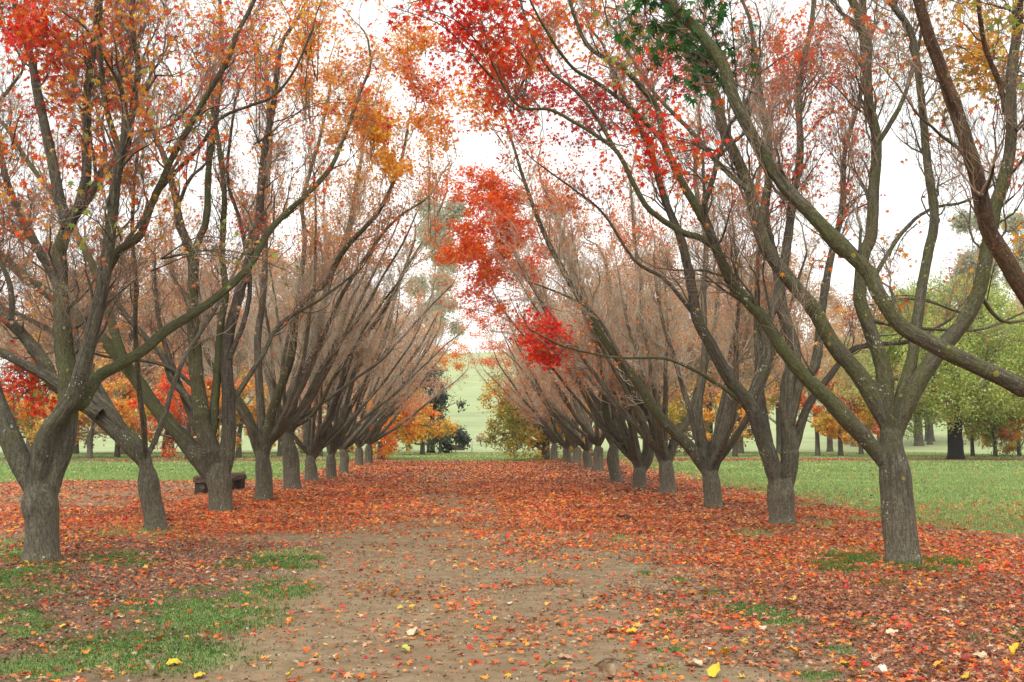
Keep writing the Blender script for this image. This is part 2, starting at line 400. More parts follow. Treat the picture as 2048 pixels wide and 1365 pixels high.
def fields(x, y):
    """grass, leaf litter and sand amounts (0..1) at ground points"""
    P = np.stack([x, y, np.zeros_like(x)], -1); px, py = proj(P)
    vis = (y > 4.5)
    n1 = fbm(x * 1.1 + 2, y * 1.1, 4); n2 = fbm(x * 3.1, y * 3.1 + 7, 4); n3 = fbm(x * .5 + 9, y * .5, 3)
    g = np.where(vis & (y < 22), patches(px, py), 0) * sm(.28, .52, n2 + .06)
    lawn = sm(7.4, 9.0, x + (n1 - .5) * 3.2 + .35 * (16 - np.minimum(y, 16)) * -0.25) * (y > 9) * sm(9, 14, y + (n1 - .5) * 3)
    lawn = np.maximum(lawn, sm(7.0, 9.5, x + (n1 - .5) * 3) * sm(30, 36, y))
    left = sm(-6.6, -8.2, x + (n1 - .5) * 2.4) * sm(34, 38, y + (n1 - .5) * 6)
    left = np.maximum(left, sm(-15, -18, x) * sm(16, 24, y) * .5)
    g = np.maximum(g, np.maximum(lawn, left) * (1 - sm(Y0 - 4.2, Y0 - 3.2, y + (n2 - .5) * 2)))
    g = np.maximum(g, sm(Y0 + 2.0, Y0 + 3.5, y + (n2 - .5) * 2))
    gapx = np.abs(x + .3) < 5.2
    g = np.where(gapx & (y > Y0 - 6), np.maximum(g, sm(Y0 - 4, Y0 - 1.5, y + (n2 - .5) * 1.5)), g)
    # leaf litter density
    d = sm(11.5, 19, y + (n3 - .5) * 7 + (n1 - .5) * 5) * .95
    d = d * np.maximum(sm(-9.2, -6.8, x + (n1 - .5) * 3 + sm(24, 27, y) * -1.2), .6 * (y < 37) * (y > 20)) * (1 - .95 * sm(6.0, 10.5, x + (n1 - .5) * 3))
    leftdirt = sm(-6.2, -7.6, x + (n1 - .5) * 2) * sm(21, 25, y) * (1 - sm(37, 40, y))
    d = d * (1 - .55 * leftdirt * sm(.3, .55, n1))
    fr = sm(1.0, 3.2, x + (n1 - .5) * 2.4) * .8            # foreground right, deep litter
    d = np.maximum(d, fr * (1 - .55 * sm(6.5, 10, x) * sm(13, 16, y)) * (y < 24))
    d = np.maximum(d, (.12 + .42 * sm(.42, .62, n1)) * (x < 3) * (y < 22))
    d = d * (1 - .72 * np.exp(-((x + .9 + .5 * np.sin(y * .2)) / 1.6) ** 2) * sm(.28, .55, n1) * (1 - sm(40, 60, y)))
    d = np.maximum(d, .40 * sm(-1.8, -3.4, x + (n1 - .5) * 1.5) * (y < 16) * (x > -12))
    d = np.where((x < -6.5) & (y > 14) & (y < 23), np.maximum(d, .7 * sm(.3, .6, n1 + .1)), d)
    row = np.exp(-((x - 5.2) / 1.6) ** 2) * sm(14, 18, y) * (1 - sm(Y0 - 4, Y0, y)); d = np.maximum(d, row)
    strip = sm(Y0 - 4.0, Y0 - 2.5, y + (n2 - .5) * 2) * (1 - sm(Y0 + 2, Y0 + 3, y)) * (~gapx)
    d = np.maximum(d, strip * .95)
    d = np.where(gapx, d * (1 - sm(Y0 - 6, Y0 - 2.5, y + (n2 - .5) * 1.5)), d)
    d = d * (1 - .5 * sm(.2, .7, g) * (x > -7)) * (1 - .9 * sm(Y0 + 3, Y0 + 4, y))
    d = np.where((x < -8) & (y > 36), d * .25, d)
    d = np.clip(d, 0, 1)
    wet = np.clip(sm(1.2, 4.0, x + (n1 - .5) * 2) * (1 - sm(9, 13, y)) + .75 * sm(-1.4, -3, x + (n1 - .5)) * (1 - sm(14, 17, y)) + .9 * strip + row * .8, 0, 1)
    return g, d, wet

def axis(lo, hi, segs, far_lo, far_hi):
    a = []
    for s0, s1, st in segs: a.append(np.arange(s0, s1, st))
    a = np.concatenate(a + [[segs[-1][1]]])
    k = 1.22; L = []; st = segs[0][2] * 2; v = segs[0][0]
    while v > far_lo: v -= st; st *= k; L.append(v)
    H = []; st = segs[-1][2] * 2; v = segs[-1][1]
    while v < far_hi: v += st; st *= k; H.append(v)
    return np.concatenate([L[::-1], a, H])
xs = axis(0, 0, [(-30, -11, .4), (-11, 11, .11), (11, 40, .4)], -2500, 2500)
ys = axis(0, 0, [(-2, 4, .5), (4, 22, .09), (22, 70, .28), (70, 130, 1.5), (130, 420, 5)], -300, 4500)
GX, GY = np.meshgrid(xs, ys); gx_, gy_ = GX.ravel(), GY.ravel()
GZ = gz(gx_, gy_)
gG, gD, gW = fields(gx_, gy_)
nx, ny = len(xs), len(ys)
ii = (np.arange(ny - 1)[:, None] * nx + np.arange(nx - 1)[None]).ravel()
GF = np.stack([ii, ii + 1, ii + nx + 1, ii + nx], -1)

m, t, o = newmat('ground'); g = NT(t); M['ground'] = m
bs = g.n('ShaderNodeBsdfPrincipled'); bs.inputs['Roughness'].default_value = .95; bs.inputs['Specular IOR Level'].default_value = .12
at_ = g.n('ShaderNodeAttribute', attribute_name='Col'); sc = g.n('ShaderNodeSeparateColor'); g.l(at_.outputs['Color'], sc.inputs[0])
ob = g.n('ShaderNodeTexCoord').outputs['Object']
n_big = g.noise(ob, .9, 5); n_mid = g.noise(ob, 6, 5); n_fine = g.noise(ob, 38, 5, .7); n_grit = g.noise(ob, 130, 3, .7)
sand = g.mix(g.ramp(n_mid, .3, .7), (.20, .145, .082), (.30, .225, .135))
sand = g.mix(g.math('MULTIPLY', g.ramp(n_big, .4, .65), .4), sand, (.19, .12, .07))
sand = g.mix(g.math('MULTIPLY', g.ramp(n_grit, .45, .7), .35), sand, (.17, .11, .07))
soil = g.mix(g.ramp(n_fine, .35, .65), (.095, .055, .036), (.22, .135, .088))
soil = g.mix(g.math('MULTIPLY', g.ramp(n_mid, .42, .66), .5), soil, (.21, .15, .10))
c = g.mix(g.ramp(sc.outputs['Blue'], .1, .8), sand, soil)
lit = g.mix(g.ramp(n_fine, .38, .6), (.13, .04, .025), (.34, .12, .06))
lit = g.mix(g.ramp(n_grit, .5, .68), lit, (.46, .15, .05))
c = g.mix(g.math('MULTIPLY', g.ramp(g.math('ADD', sc.outputs['Green'], g.math('MULTIPLY', g.math('SUBTRACT', n_fine, .5), 1.2)), .45, .95), .85), c, lit)
gr = g.mix(g.ramp(n_fine, .35, .65), (.12, .18, .05), (.23, .31, .10))
gr = g.mix(g.math('MULTIPLY', g.ramp(n_big, .4, .6), .5), gr, (.19, .215, .075))
c = g.mix(g.ramp(g.math('ADD', sc.outputs['Red'], g.math('MULTIPLY', g.math('SUBTRACT', n_fine, .5), .9)), .32, .72), c, gr)
# pasture far away: paler with darker contour lines trodden by stock
sep = g.n('ShaderNodeSeparateXYZ'); g.l(ob, sep.inputs[0])
farf = g.ramp(sep.outputs['Y'], 66, 110)
hn = g.noise(g.mapping(ob, (.05, .05, 1.0)), 1.3, 5, .65); hn2 = g.noise(ob, .12, 5)
past = g.mix(g.ramp(hn, .3, .72), (.26, .32, .145), (.34, .385, .20))
past = g.mix(g.math('MULTIPLY', g.ramp(hn2, .5, .7), .5), past, (.40, .42, .22))
past = g.mix(g.math('MULTIPLY', g.ramp(g.noise(g.mapping(ob, (.18, .05, 1.4)), 1.0, 5, .7), .56, .68), .55), past, (.20, .25, .12))
past = g.mix(g.math('MULTIPLY', g.ramp(g.noise(g.mapping(ob, (.3, .4, 2.0)), 1.0, 3, .7), .6, .7), .5), past, (.44, .42, .27))
c = g.mix(farf, c, past)
g.l(c, bs.inputs['Base Color'])
bp = g.n('ShaderNodeBump'); bp.inputs['Distance'].default_value = .03; bp.inputs['Strength'].default_value = .7
g.l(g.math('ADD', g.math('ADD', n_mid, g.math('MULTIPLY', n_fine, .6)), g.math('MULTIPLY', n_grit, .3)), bp.inputs['Height'])
g.l(bp.outputs[0], bs.inputs['Normal']); g.l(bs.outputs[0], o.inputs['Surface'])
gnd = mesh_np('ground', np.stack([gx_, gy_, GZ], -1), GF, M['ground'], colors=np.stack([gG, gD, gW], -1))
tag(gnd, 'sandy avenue floor, lawns and the green pasture hill beyond', 'ground', kind='structure')

# ------------------------------------------------------------------ fallen maple leaves, grass
def scatter(x0, x1, y0, y1, per_m2):
    n = int((x1 - x0) * (y1 - y0) * per_m2)
    return rng.uniform(x0, x1, n), rng.uniform(y0, y1, n)
def inframe(x, y, pad=60):
    px, py = proj(np.stack([x, y, np.zeros_like(x)], -1)); return (px > -pad - 400 / np.maximum(y, 1)) & (px < 2048 + pad + 400 / np.maximum(y, 1)) & (y > 4)
FALL = []
def litter(x0, x1, y0, y1, dens, size, shape, lift, curl):
    x, y = scatter(x0, x1, y0, y1, dens); k = inframe(x, y); x, y = x[k], y[k]
    gg, dd, ww = fields(x, y); cl = fbm(x * 2.2, y * 2.2 + 40, 3)
    k = rng.random(len(x)) < dd * sm(.22, .5, cl * .8 + dd * .25); x, y, ww, gg = x[k], y[k], ww[k], gg[k]
    n = len(x); c = palcol(['red', 'redorange', 'orange', 'orange', 'redorange', 'rust', 'rust', 'amber'], n)
    c2 = np.concatenate([[(.30, .12, .06), (.42, .2, .11), (.24, .09, .05), (.5, .28, .16), (.36, .13, .07), (.16, .07, .045)]])[rng.integers(0, 6, n)] * rng.uniform(.7, 1.25, (n, 1))
    old = rng.random(n) < np.clip(.36 + .42 * ww + .2 * sm(24, 34, y) + .5 * (fbm(x * .8, y * .8 + 60, 3) - .5), 0, .88)
    c = np.where(old[:, None], c2, c)
    pale = rng.random(n) < .035; c[pale] = np.array([.55, .42, .27]) * rng.uniform(.8, 1.2, (pale.sum(), 1))
    z = gz(x, y) + rng.uniform(.004, lift, n)
    c = c * np.array([[1.0, .93, .9]]) * (.5 + .8 * fbm(x * 1.6 + 8, y * 1.6, 3))[:, None]
    FALL.append(leaves(np.stack([x, y, z], -1), size * rng.uniform(.38, 1.35, n), np.clip(c, 0, .85), shape, droop=False, flat=.28, curl=curl))
litter(-6, 6.5, 4.5, 12, 640, .045, SH7, .03, .35)
litter(-10, 13, 12, 22, 580, .051, SH5, .03, .35)
litter(-16, 20, 22, 36, 380, .066, SH5, .04, .3)
litter(-24, 26, 36, 70, 230, .095, SHD, .06, .2)
# crumbled leaf bits and grit between the leaves
x, y = scatter(-7, 8, 4.6, 15, 1500); k = inframe(x, y); x, y = x[k], y[k]; gg, dd, ww = fields(x, y)
k = rng.random(len(x)) < .12 + .8 * ww * sm(.3, .6, fbm(x * 1.3, y * 1.3)) + .3 * dd * (1 - gg); x, y = x[k], y[k]; n = len(x)
cc = np.array([(.11, .06, .04), (.2, .11, .07), (.3, .18, .11), (.34, .12, .06), (.06, .04, .03), (.42, .33, .24)])[rng.integers(0, 6, n)]
FALL.append(leaves(np.stack([x, y, gz(x, y) + rng.uniform(.002, .012, n)], -1), rng.uniform(.008, .032, n), cc, SHD, droop=False, flat=.5))
V, F, C = joinl(FALL)
tag(mesh_np('fallen_leaves', V, F, M['fallen'], colors=C, smooth=False), 'carpet of small red, orange and brown maple leaves fallen on the ground', 'fallen leaves', kind='stuff')
print('fallen tris', len(F))

GR = []
def grass(x0, x1, y0, y1, dens, h, wd, thr=.3, lean=.5):
    x, y = scatter(x0, x1, y0, y1, dens); k = inframe(x, y); x, y = x[k], y[k]
    gg, dd, ww = fields(x, y); px, py = proj(np.stack([x, y, 0 * x], -1))
    k = rng.random(len(x)) < sm(thr, thr + .4, gg); x, y, dd, px, py = x[k], y[k], dd[k], px[k], py[k]
    n = len(x); H = h * rng.uniform(.5, 1.3, n) * (1 + 1.0 * ((px > 1560) & (py > 1085) & (py < 1170)) * (y < 16)) * (.7 + .6 * fbm(x * 1.7, y * 1.7))
    a = rng.random(n) * 6.283; b = rng.random(n) * 6.283; ln = rng.uniform(.1, lean, n) * H
    p = np.stack([x, y, gz(x, y) - .004], -1); s = np.stack([np.cos(a), np.sin(a), 0 * a], -1) * (wd * rng.uniform(.6, 1.3, n))[:, None] / 2
    bend = np.stack([np.cos(b), np.sin(b), 0 * b], -1)
    mid = p + bend * (ln * .35)[:, None] + np.array([0, 0, 1.]) * (H * .6)[:, None]
    tip = p + bend * (ln * 1.3)[:, None] + np.array([0, 0, 1.]) * (H * .95)[:, None]
    V = np.stack([p - s, p + s, mid + s * .7, mid - s * .7, tip], 1)
    F = np.array([[0, 1, 2], [0, 2, 3], [3, 2, 4]])[None] + (np.arange(n) * 5)[:, None, None]
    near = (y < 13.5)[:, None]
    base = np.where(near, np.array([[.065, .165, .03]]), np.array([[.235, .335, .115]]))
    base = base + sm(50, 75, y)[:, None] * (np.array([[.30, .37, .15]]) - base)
    c = base * rng.uniform(.65, 1.35, (n, 1)) * np.where(rng.random((n, 1)) < .12, np.array([[1.9, 1.35, 1.1]]), 1)
    c = c * (1 + .5 * (fbm(x * .6 + 3, y * .6) - .5))[:, None]
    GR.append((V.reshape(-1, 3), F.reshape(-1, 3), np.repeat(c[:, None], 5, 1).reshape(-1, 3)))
grass(-7, 8, 4.8, 14, 2600, .036, .0055, .22, 1.0)
grass(-13, 14, 14, 24, 330, .06, .014, .25)
grass(-22, 26, 24, 44, 130, .065, .03, .3)
grass(-34, 44, 44, 95, 26, .09, .085, .3)
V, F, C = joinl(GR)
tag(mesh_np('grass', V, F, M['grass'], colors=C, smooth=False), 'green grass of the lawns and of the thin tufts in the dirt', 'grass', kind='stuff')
print('grass tris', len(F))
# ------------------------------------------------------------------ branching growth
def unit(v): return v / np.maximum(np.linalg.norm(v, axis=-1, keepdims=True), 1e-9)
def rot_off(D, ang):
    r = rng.normal(size=D.shape); r = unit(r - (r * D).sum(-1, keepdims=True) * D)
    return unit(D * np.cos(ang)[:, None] + r * np.sin(ang)[:, None])
def grow(P, D, R, rmin, env, c=3.1, up=.16, wob=.20, maxlev=11, outc=None, K=4, pC=.8, spread=1.0):
    """level by level growth; returns [(P,R)] batches and the last twigs"""
    out, tips = [], []
    for lev in range(maxlev):
        if len(P) == 0: break
        n = len(P); L = c * np.sqrt(R) * rng.uniform(.65, 1.3, n)
        pts = [P]; d = D
        for k in range(K - 1):
            u = np.array([0, 0, up]) if outc is None else np.array([0, 0, up])
            d = unit(d + rng.normal(0, wob, (n, 3)) + u); pts.append(pts[-1] + d * (L / (K - 1))[:, None])
        Q = np.stack(pts, 1); re = R * .80
        term = re * .8 < rmin
        rad = R[:, None] * np.linspace(1, .8, K)[None]
        rad[term] = R[term, None] * np.linspace(1, .35, K)[None]
        out.append((Q, rad))
        E = Q[:, -1]; ok = env(E) & ~term
        tips.append(Q[~ok])
        e, dd, r = E[ok], d[ok], re[ok]; mid = Q[:, 1 + K // 3][ok]
        m = len(e)
        if m == 0: break
        A = (e, rot_off(dd, rng.uniform(.08, .32, m) * spread), r * rng.uniform(.78, 1.0, m))
        B = (e, rot_off(dd, rng.uniform(.45, .85, m) * spread), r * rng.uniform(.5, .78, m))
        kc = rng.random(m) < pC
        Cc = (mid[kc], rot_off(dd[kc], rng.uniform(.5, 1.0, kc.sum()) * spread), r[kc] * rng.uniform(.3, .5, kc.sum()))
        P = np.concatenate([A[0], B[0], Cc[0]]); D = np.concatenate([A[1], B[1], Cc[1]]); R = np.maximum(np.concatenate([A[2], B[2], Cc[2]]), rmin)
    return out, np.concatenate(tips) if tips else np.zeros((0, K, 3))

def make_env(cx, cyy, side, rad=5.9, top=12):
    def env(p):
        dx = p[:, 0] - cx; dy = p[:, 1] - cyy; r = np.hypot(dx, dy)
        z = p[:, 2]; lim = rad * np.clip(.45 + .55 * z / 4.5, .3, 1) * np.clip((top + 1.5 - z) / 3.0, .15, 1)
        ok = (r < lim) & (z < top) & (z > .9)
        if side < 0: ok &= p[:, 0] < -.35 + .5 * np.sin(p[:, 1] * 1.7 + z) - .05 * np.maximum(z - 8, 0)
        if side > 0: ok &= p[:, 0] > -.25 + .5 * np.sin(p[:, 1] * 1.3 + z) + .02 * np.maximum(z - 8, 0)
        return ok
    return env

def leaf_on(tips, n, colr_pal, size, far=0, jitter=.04):
    if len(tips) == 0 or n == 0: return None
    i = rng.integers(0, len(tips), n); K = tips.shape[1]; t = rng.uniform(.35, 1.0, n) * (K - 1)
    k = np.minimum(t.astype(int), K - 2); f = (t - k)[:, None]
    p = tips[i, k] * (1 - f) + tips[i, k + 1] * f + rng.normal(0, jitter, (n, 3))
    shape = SH7 if far == 0 else SH5 if far == .5 else SHD
    return leaves(p, size * rng.uniform(.65, 1.2, n), palcol(colr_pal, n), shape, droop=True, curl=.15)

from mathutils.kdtree import KDTree
def fused_trunk(parts, root, base, mat, vox, far):
    V, Fl, bk = join(parts)
    o = mesh_np('trunk', V, Fl, mat, parent=root, loc=base, bk=bk)
    if far == 2: return o
    md = o.modifiers.new('r', 'REMESH'); md.mode = 'VOXEL'; md.voxel_size = vox; md.use_smooth_shade = True
    ms = o.modifiers.new('s', 'SMOOTH'); ms.iterations = 16 if far == 0 else 9; ms.factor = .5
    dg = bpy.context.evaluated_depsgraph_get(); me = bpy.data.meshes.new_from_object(o.evaluated_get(dg)); o.modifiers.clear()
    kd = KDTree(len(V)); W = V - np.asarray(base)
    for i, v in enumerate(W): kd.insert(v, i)
    kd.balance(); n = len(me.vertices); co = np.empty(n * 3, np.float32); me.vertices.foreach_get('co', co); co = co.reshape(-1, 3)
    B = np.empty((n, 3), np.float32)
    for i in range(n):
        ks = kd.find_n(co[i], 4); b0_ = bk[ks[0][1]]; ws = 0; acc = 0
        for _, k, dd in ks:
            if np.abs(bk[k] - b0_).max() < .4: q = 1 / (dd + .002) ** 2; ws += q; acc = acc + q * bk[k]
        B[i] = acc / ws
    at_ = me.attributes.get('bk') or me.attributes.new('bk', 'FLOAT_VECTOR', 'POINT')
    at_.data.foreach_set('vector', B.ravel())
    me.name = 'trunk'; me.materials.clear(); me.materials.append(mat); o.data = me
    return o
CLUST = []   # (px, py, Y, radius m, leaves, palette, tree key, leaf size)
def build_tree(key, name, label, cat, base, trunk, limbs, pal, nleaf, rmin=.003, far=0, side=0, top=12, rad=5.9,
               group=None, leafs=.075, c=3.1, seeds=14, extra=None, barkm='bark', up=.16, twigm='twig', pC=.8, spread=1.0):
    """trunk (pts, r), limbs [(pts, r, mat)] in world coordinates"""
    root = empty(name, base, label, cat, group)
    env = make_env(base[0], base[1], side, rad, top)
    st = .05 if far == 0 else .12 if far == 1 else .3
    tp, tr = spline(*trunk, st)
    sides = 28 if far == 0 else 14 if far == 1 else 8
    hgt = tp[:, 2] - base[2]
    tr = tr * (1 + .16 * np.exp(-np.maximum(hgt, 0) / .10))
    tz = np.linspace(0, 1, len(tr)); tr = tr * (1 - .28 * np.clip((tz - .66) / .34, 0, 1) ** 1.5)      # rounded top inside the crotch
    wood_ = [tubes(tp[None], tr[None], sides, lump=.08)]
    sP, sD, sR = [], [], []
    for li, lm in enumerate(limbs):
        pts, r, mat = lm[:3]
        lp, lr = spline(pts, r, st if far == 0 else st * 1.3)
        n = len(lp)
        if far < 2:
            wv = np.cumsum(rng.normal(0, 1, (n, 3)), 0); wv -= np.linspace(0, 1, n)[:, None] * wv[-1]
            lp = lp + wv * .0016 * (1 if far == 0 else 2)
        # swell where the limb leaves the trunk and at old knots
        s = np.concatenate([[0], np.cumsum(np.linalg.norm(np.diff(lp, axis=0), axis=1))])
        for _ in range(int(s[-1] / .9) if far == 0 else 0):
            k0 = rng.uniform(.4, s[-1]); lr = lr * (1 + rng.uniform(.04, .16) * np.exp(-((s - k0) / rng.uniform(.03, .09)) ** 2))
        ks_ = int(np.argmin(np.linalg.norm(lp[:, None] - tp[None, -1:], axis=2).min(1))) if np.linalg.norm(lp - tp[-1], axis=1).min() < .6 else None
        if ks_ is not None: lr = lr * (.38 + .62 * sm(0, 1, s / (max(.3, s[ks_]) + .32))) * (1 + .08 * np.exp(-((s - s[ks_] - .5) / .3) ** 2))
        sd_ = 20 if far == 0 else 10 if far == 1 else 6
        V, Fl, bk = tubes(lp[None], lr[None], sd_, lump=.06)
        kc = 0
        if far < 2 and np.linalg.norm(lp[0] - tp, axis=1).min() < tr.max() * 1.6:      # the limb's root grows together with the trunk
            out_ = np.linalg.norm(lp[:, None] - tp[None], axis=2).min(1) > tr.max() * 1.0 + lr
            k1 = int(np.argmax(out_)) if out_.any() else 0; k1 = min(k1 + int(.25 / (st if far == 0 else st * 1.3)) + 1, len(lp) - 5)
            if k1 > 3:
                Vp = V[:(k1 + 1) * sd_]; q = [f[(f < (k1 + 1) * sd_).all(1)] for f in Fl[:1]]
                q += [np.arange(sd_)[None, ::-1], (k1 * sd_ + np.arange(sd_))[None]]
                wood_.append((Vp, q, bk[:(k1 + 1) * sd_])); kc = k1 - 1
        Fk = [f[(f >= kc * sd_).all(1)] - kc * sd_ for f in Fl[:2]]
        mesh_np('limb', V[kc * sd_:], Fk, M[mat if mat and mat != 'bark' else 'mid' if far else barkm], parent=root, loc=base, bk=bk[kc * sd_:])
        T = unit(np.gradient(lp, axis=0))
        sP.append(lp[-1:]); sD.append(T[-1:]); sR.append(lr[-1:] * .95)
        ns = int(seeds * (.85 if far == 0 else 1.25) * min(s[-1] / 5.0, 1.5)) + 2
        i = (n * (rng.uniform(.42, .99, ns) if far == 0 else rng.uniform(.34, .99, ns))).astype(int).clip(1, n - 1)
        q = rot_off(T[i], rng.uniform(.5, 1.0, ns)); q[:, 2] += .15
        # favour outward and upward shoots
        o_ = lp[i] - np.array([base[0], base[1], 0]); o_[:, 2] = 0; q = unit(q + .25 * unit(o_))
        sP.append(lp[i]); sD.append(q); sR.append(np.clip(lr[i] * rng.uniform(.18, .42, ns), rmin, .017 if far == 0 else .024))
    fused_trunk(wood_, root, base, M[barkm], (.016 if base[1] < 20 else .022) if far == 0 else .03, far)
    out, tips = grow(np.concatenate(sP), np.concatenate(sD), np.concatenate(sR), rmin, env, c=c, K=4 if far < 2 else 3, up=up, pC=pC, spread=spread)
    thick, thin = [], []
    for Q, Rr in out:
        big = Rr[:, 0] > (.011 if far < 2 else .016)
        if big.any(): thick.append(tubes(Q[big], Rr[big], 7 if far == 0 else 5 if far == 1 else 4, cap=False))
        if (~big).any(): thin.append(tubes(Q[~big], Rr[~big], 3, cap=False))
    # last fine twiglets
    m = len(tips); rep = 3
    if m:
        i = np.repeat(np.arange(m), rep); d = unit(tips[i, -1] - tips[i, 0]); d = rot_off(d, rng.uniform(.2, .9, len(i)))
        Lt = rng.uniform(.15, .42, len(i))[:, None] * (1 if far < 2 else 1.3); s0 = tips[i, rng.integers(1, tips.shape[1], len(i))]
        q = np.stack([s0, s0 + d * Lt * .5 + rng.normal(0, .02, (len(i), 3)), s0 + d * Lt + np.array([0, 0, .04]) + rng.normal(0, .03, (len(i), 3))], 1)
        thin.append(tubes(q, np.full((len(i), 3), rmin) * np.array([[.85, .7, .45]]), 3, cap=False)); tw = q
    else: tw = tips
    L = []
    for cl in [q for q in CLUST if q[6] == key]:
        cx = at(cl[0], cl[1], cl[2]); allp = np.concatenate([Q[:, -1] for Q, Rr in out if (Rr[:, 0] > rmin * 2).any()] + [lp_ for lp_ in sP])
        for b in range(max(3, int(cl[3] * 9))):
            tgt = cx + unit(rng.normal(size=3)) * cl[3] * rng.uniform(.1, 1.3); tgt[2] += cl[3] * .1
            dd = np.linalg.norm(allp - tgt, axis=1) + np.maximum(allp[:, 2] - tgt[2], 0) * .6
            s0 = allp[rng.choice(np.argsort(dd)[:5])]; bend = (s0 + tgt) / 2 + np.array([0, 0, .12 * np.linalg.norm(tgt - s0)])
            lp, lr = spline([s0, bend, tgt], [.011, .008, .005], .12)
            thick.append(tubes(lp[None], lr[None], 5, cap=False))
            n2 = 12; i = rng.integers(len(lp) // 3, len(lp), n2); o2, t2 = grow(lp[i], rot_off(np.repeat(unit(tgt - s0)[None], n2, 0), rng.uniform(.4, 1.3, n2)), np.full(n2, .005), max(rmin, .0022), lambda p: np.linalg.norm(p - cx, axis=1) < cl[3] * 1.3, c=3.6, up=-.03, K=4)
            for Q, Rr in o2: thin.append(tubes(Q, Rr, 3, cap=False))
            t2 = t2[:, :4]
            L.append(leaf_on(t2, int(cl[4] * 1.7) // max(3, int(cl[3] * 9)), cl[5], cl[7], (.5 if cl[2] < 32 else 1) if cl[2] > 16 else 0, jitter=.09))
    if thick:
        V, Fl, bk = join(thick); mesh_np('branches', V, Fl, M['bark' if far == 0 else 'branchpale'], parent=root, loc=base, bk=bk)
    V, Fl, bk = join(thin); mesh_np('twigs', V, Fl, M[twigm], parent=root, loc=base)
    for pl, n, zlo, zhi, sz in (nleaf if isinstance(nleaf, list) else [(pal, nleaf, 0, 99, leafs)]):
        z = tw[:, -1, 2]; sel = tw[(z >= zlo) & (z < zhi)]
        if len(sel) > 5:
            # clumpy: leaves stay on some sprays and are gone from others
            cl_ = vnoise(sel[:, -1, 0] * .9 + sel[:, -1, 2] * .7, sel[:, -1, 1] * .9 + sel[:, -1, 2] * .4)
            sel = sel[(cl_ > .42) | (rng.random(len(sel)) < .3)]
            L.append(leaf_on(sel, n, pl, sz, far))
    L = [q for q in L if q is not None]
    if L:
        V, F, C = joinl(L); mesh_np('foliage', V, F, M['leaf'], parent=root, loc=base, colors=C, smooth=False)
    return root

def px_limb(pts, w0, w1, Yb, dy, mat=None, pw=1.0):
    """limb traced on the photograph: it leaves the trunk at distance Yb and ends dy metres nearer or farther"""
    pts = np.array(pts, float); s = np.concatenate([[0], np.cumsum(np.hypot(*np.diff(pts, axis=0).T))]); s /= s[-1]
    P = np.array([at(a, b, Yb + dy * t ** 1.2) for (a, b), t in zip(pts, s)])
    wd = w0 + (w1 - w0) * s ** pw; d = np.linalg.norm(P - CAM, axis=1)
    return P, np.maximum(wd / 2 * d / FPX * (.90 - .15 * s), .006), mat

def rnd_limb(base, zc, r0, az, elev, length, r1, curve=.12):
    """a limb of a vase-shaped maple: leaves low, swings out, then climbs"""
    p = np.array([base[0], base[1], base[2] + zc]); d = np.array([math.cos(az) * math.cos(elev), math.sin(az) * math.cos(elev), math.sin(elev)])
    P = [p - np.array([0, 0, .25]) + d * .02, p + d * .06]; n = 8; q = P[-1]
    for k in range(n):
        d = unit(d + np.array([0, 0, curve]) + rng.normal(0, .09, 3)); q = q + d * length / n; P.append(q)
    return np.array(P), np.linspace(r0, r1, len(P)), None

LN = 'maples of the left row'; RN = 'maples of the right row'
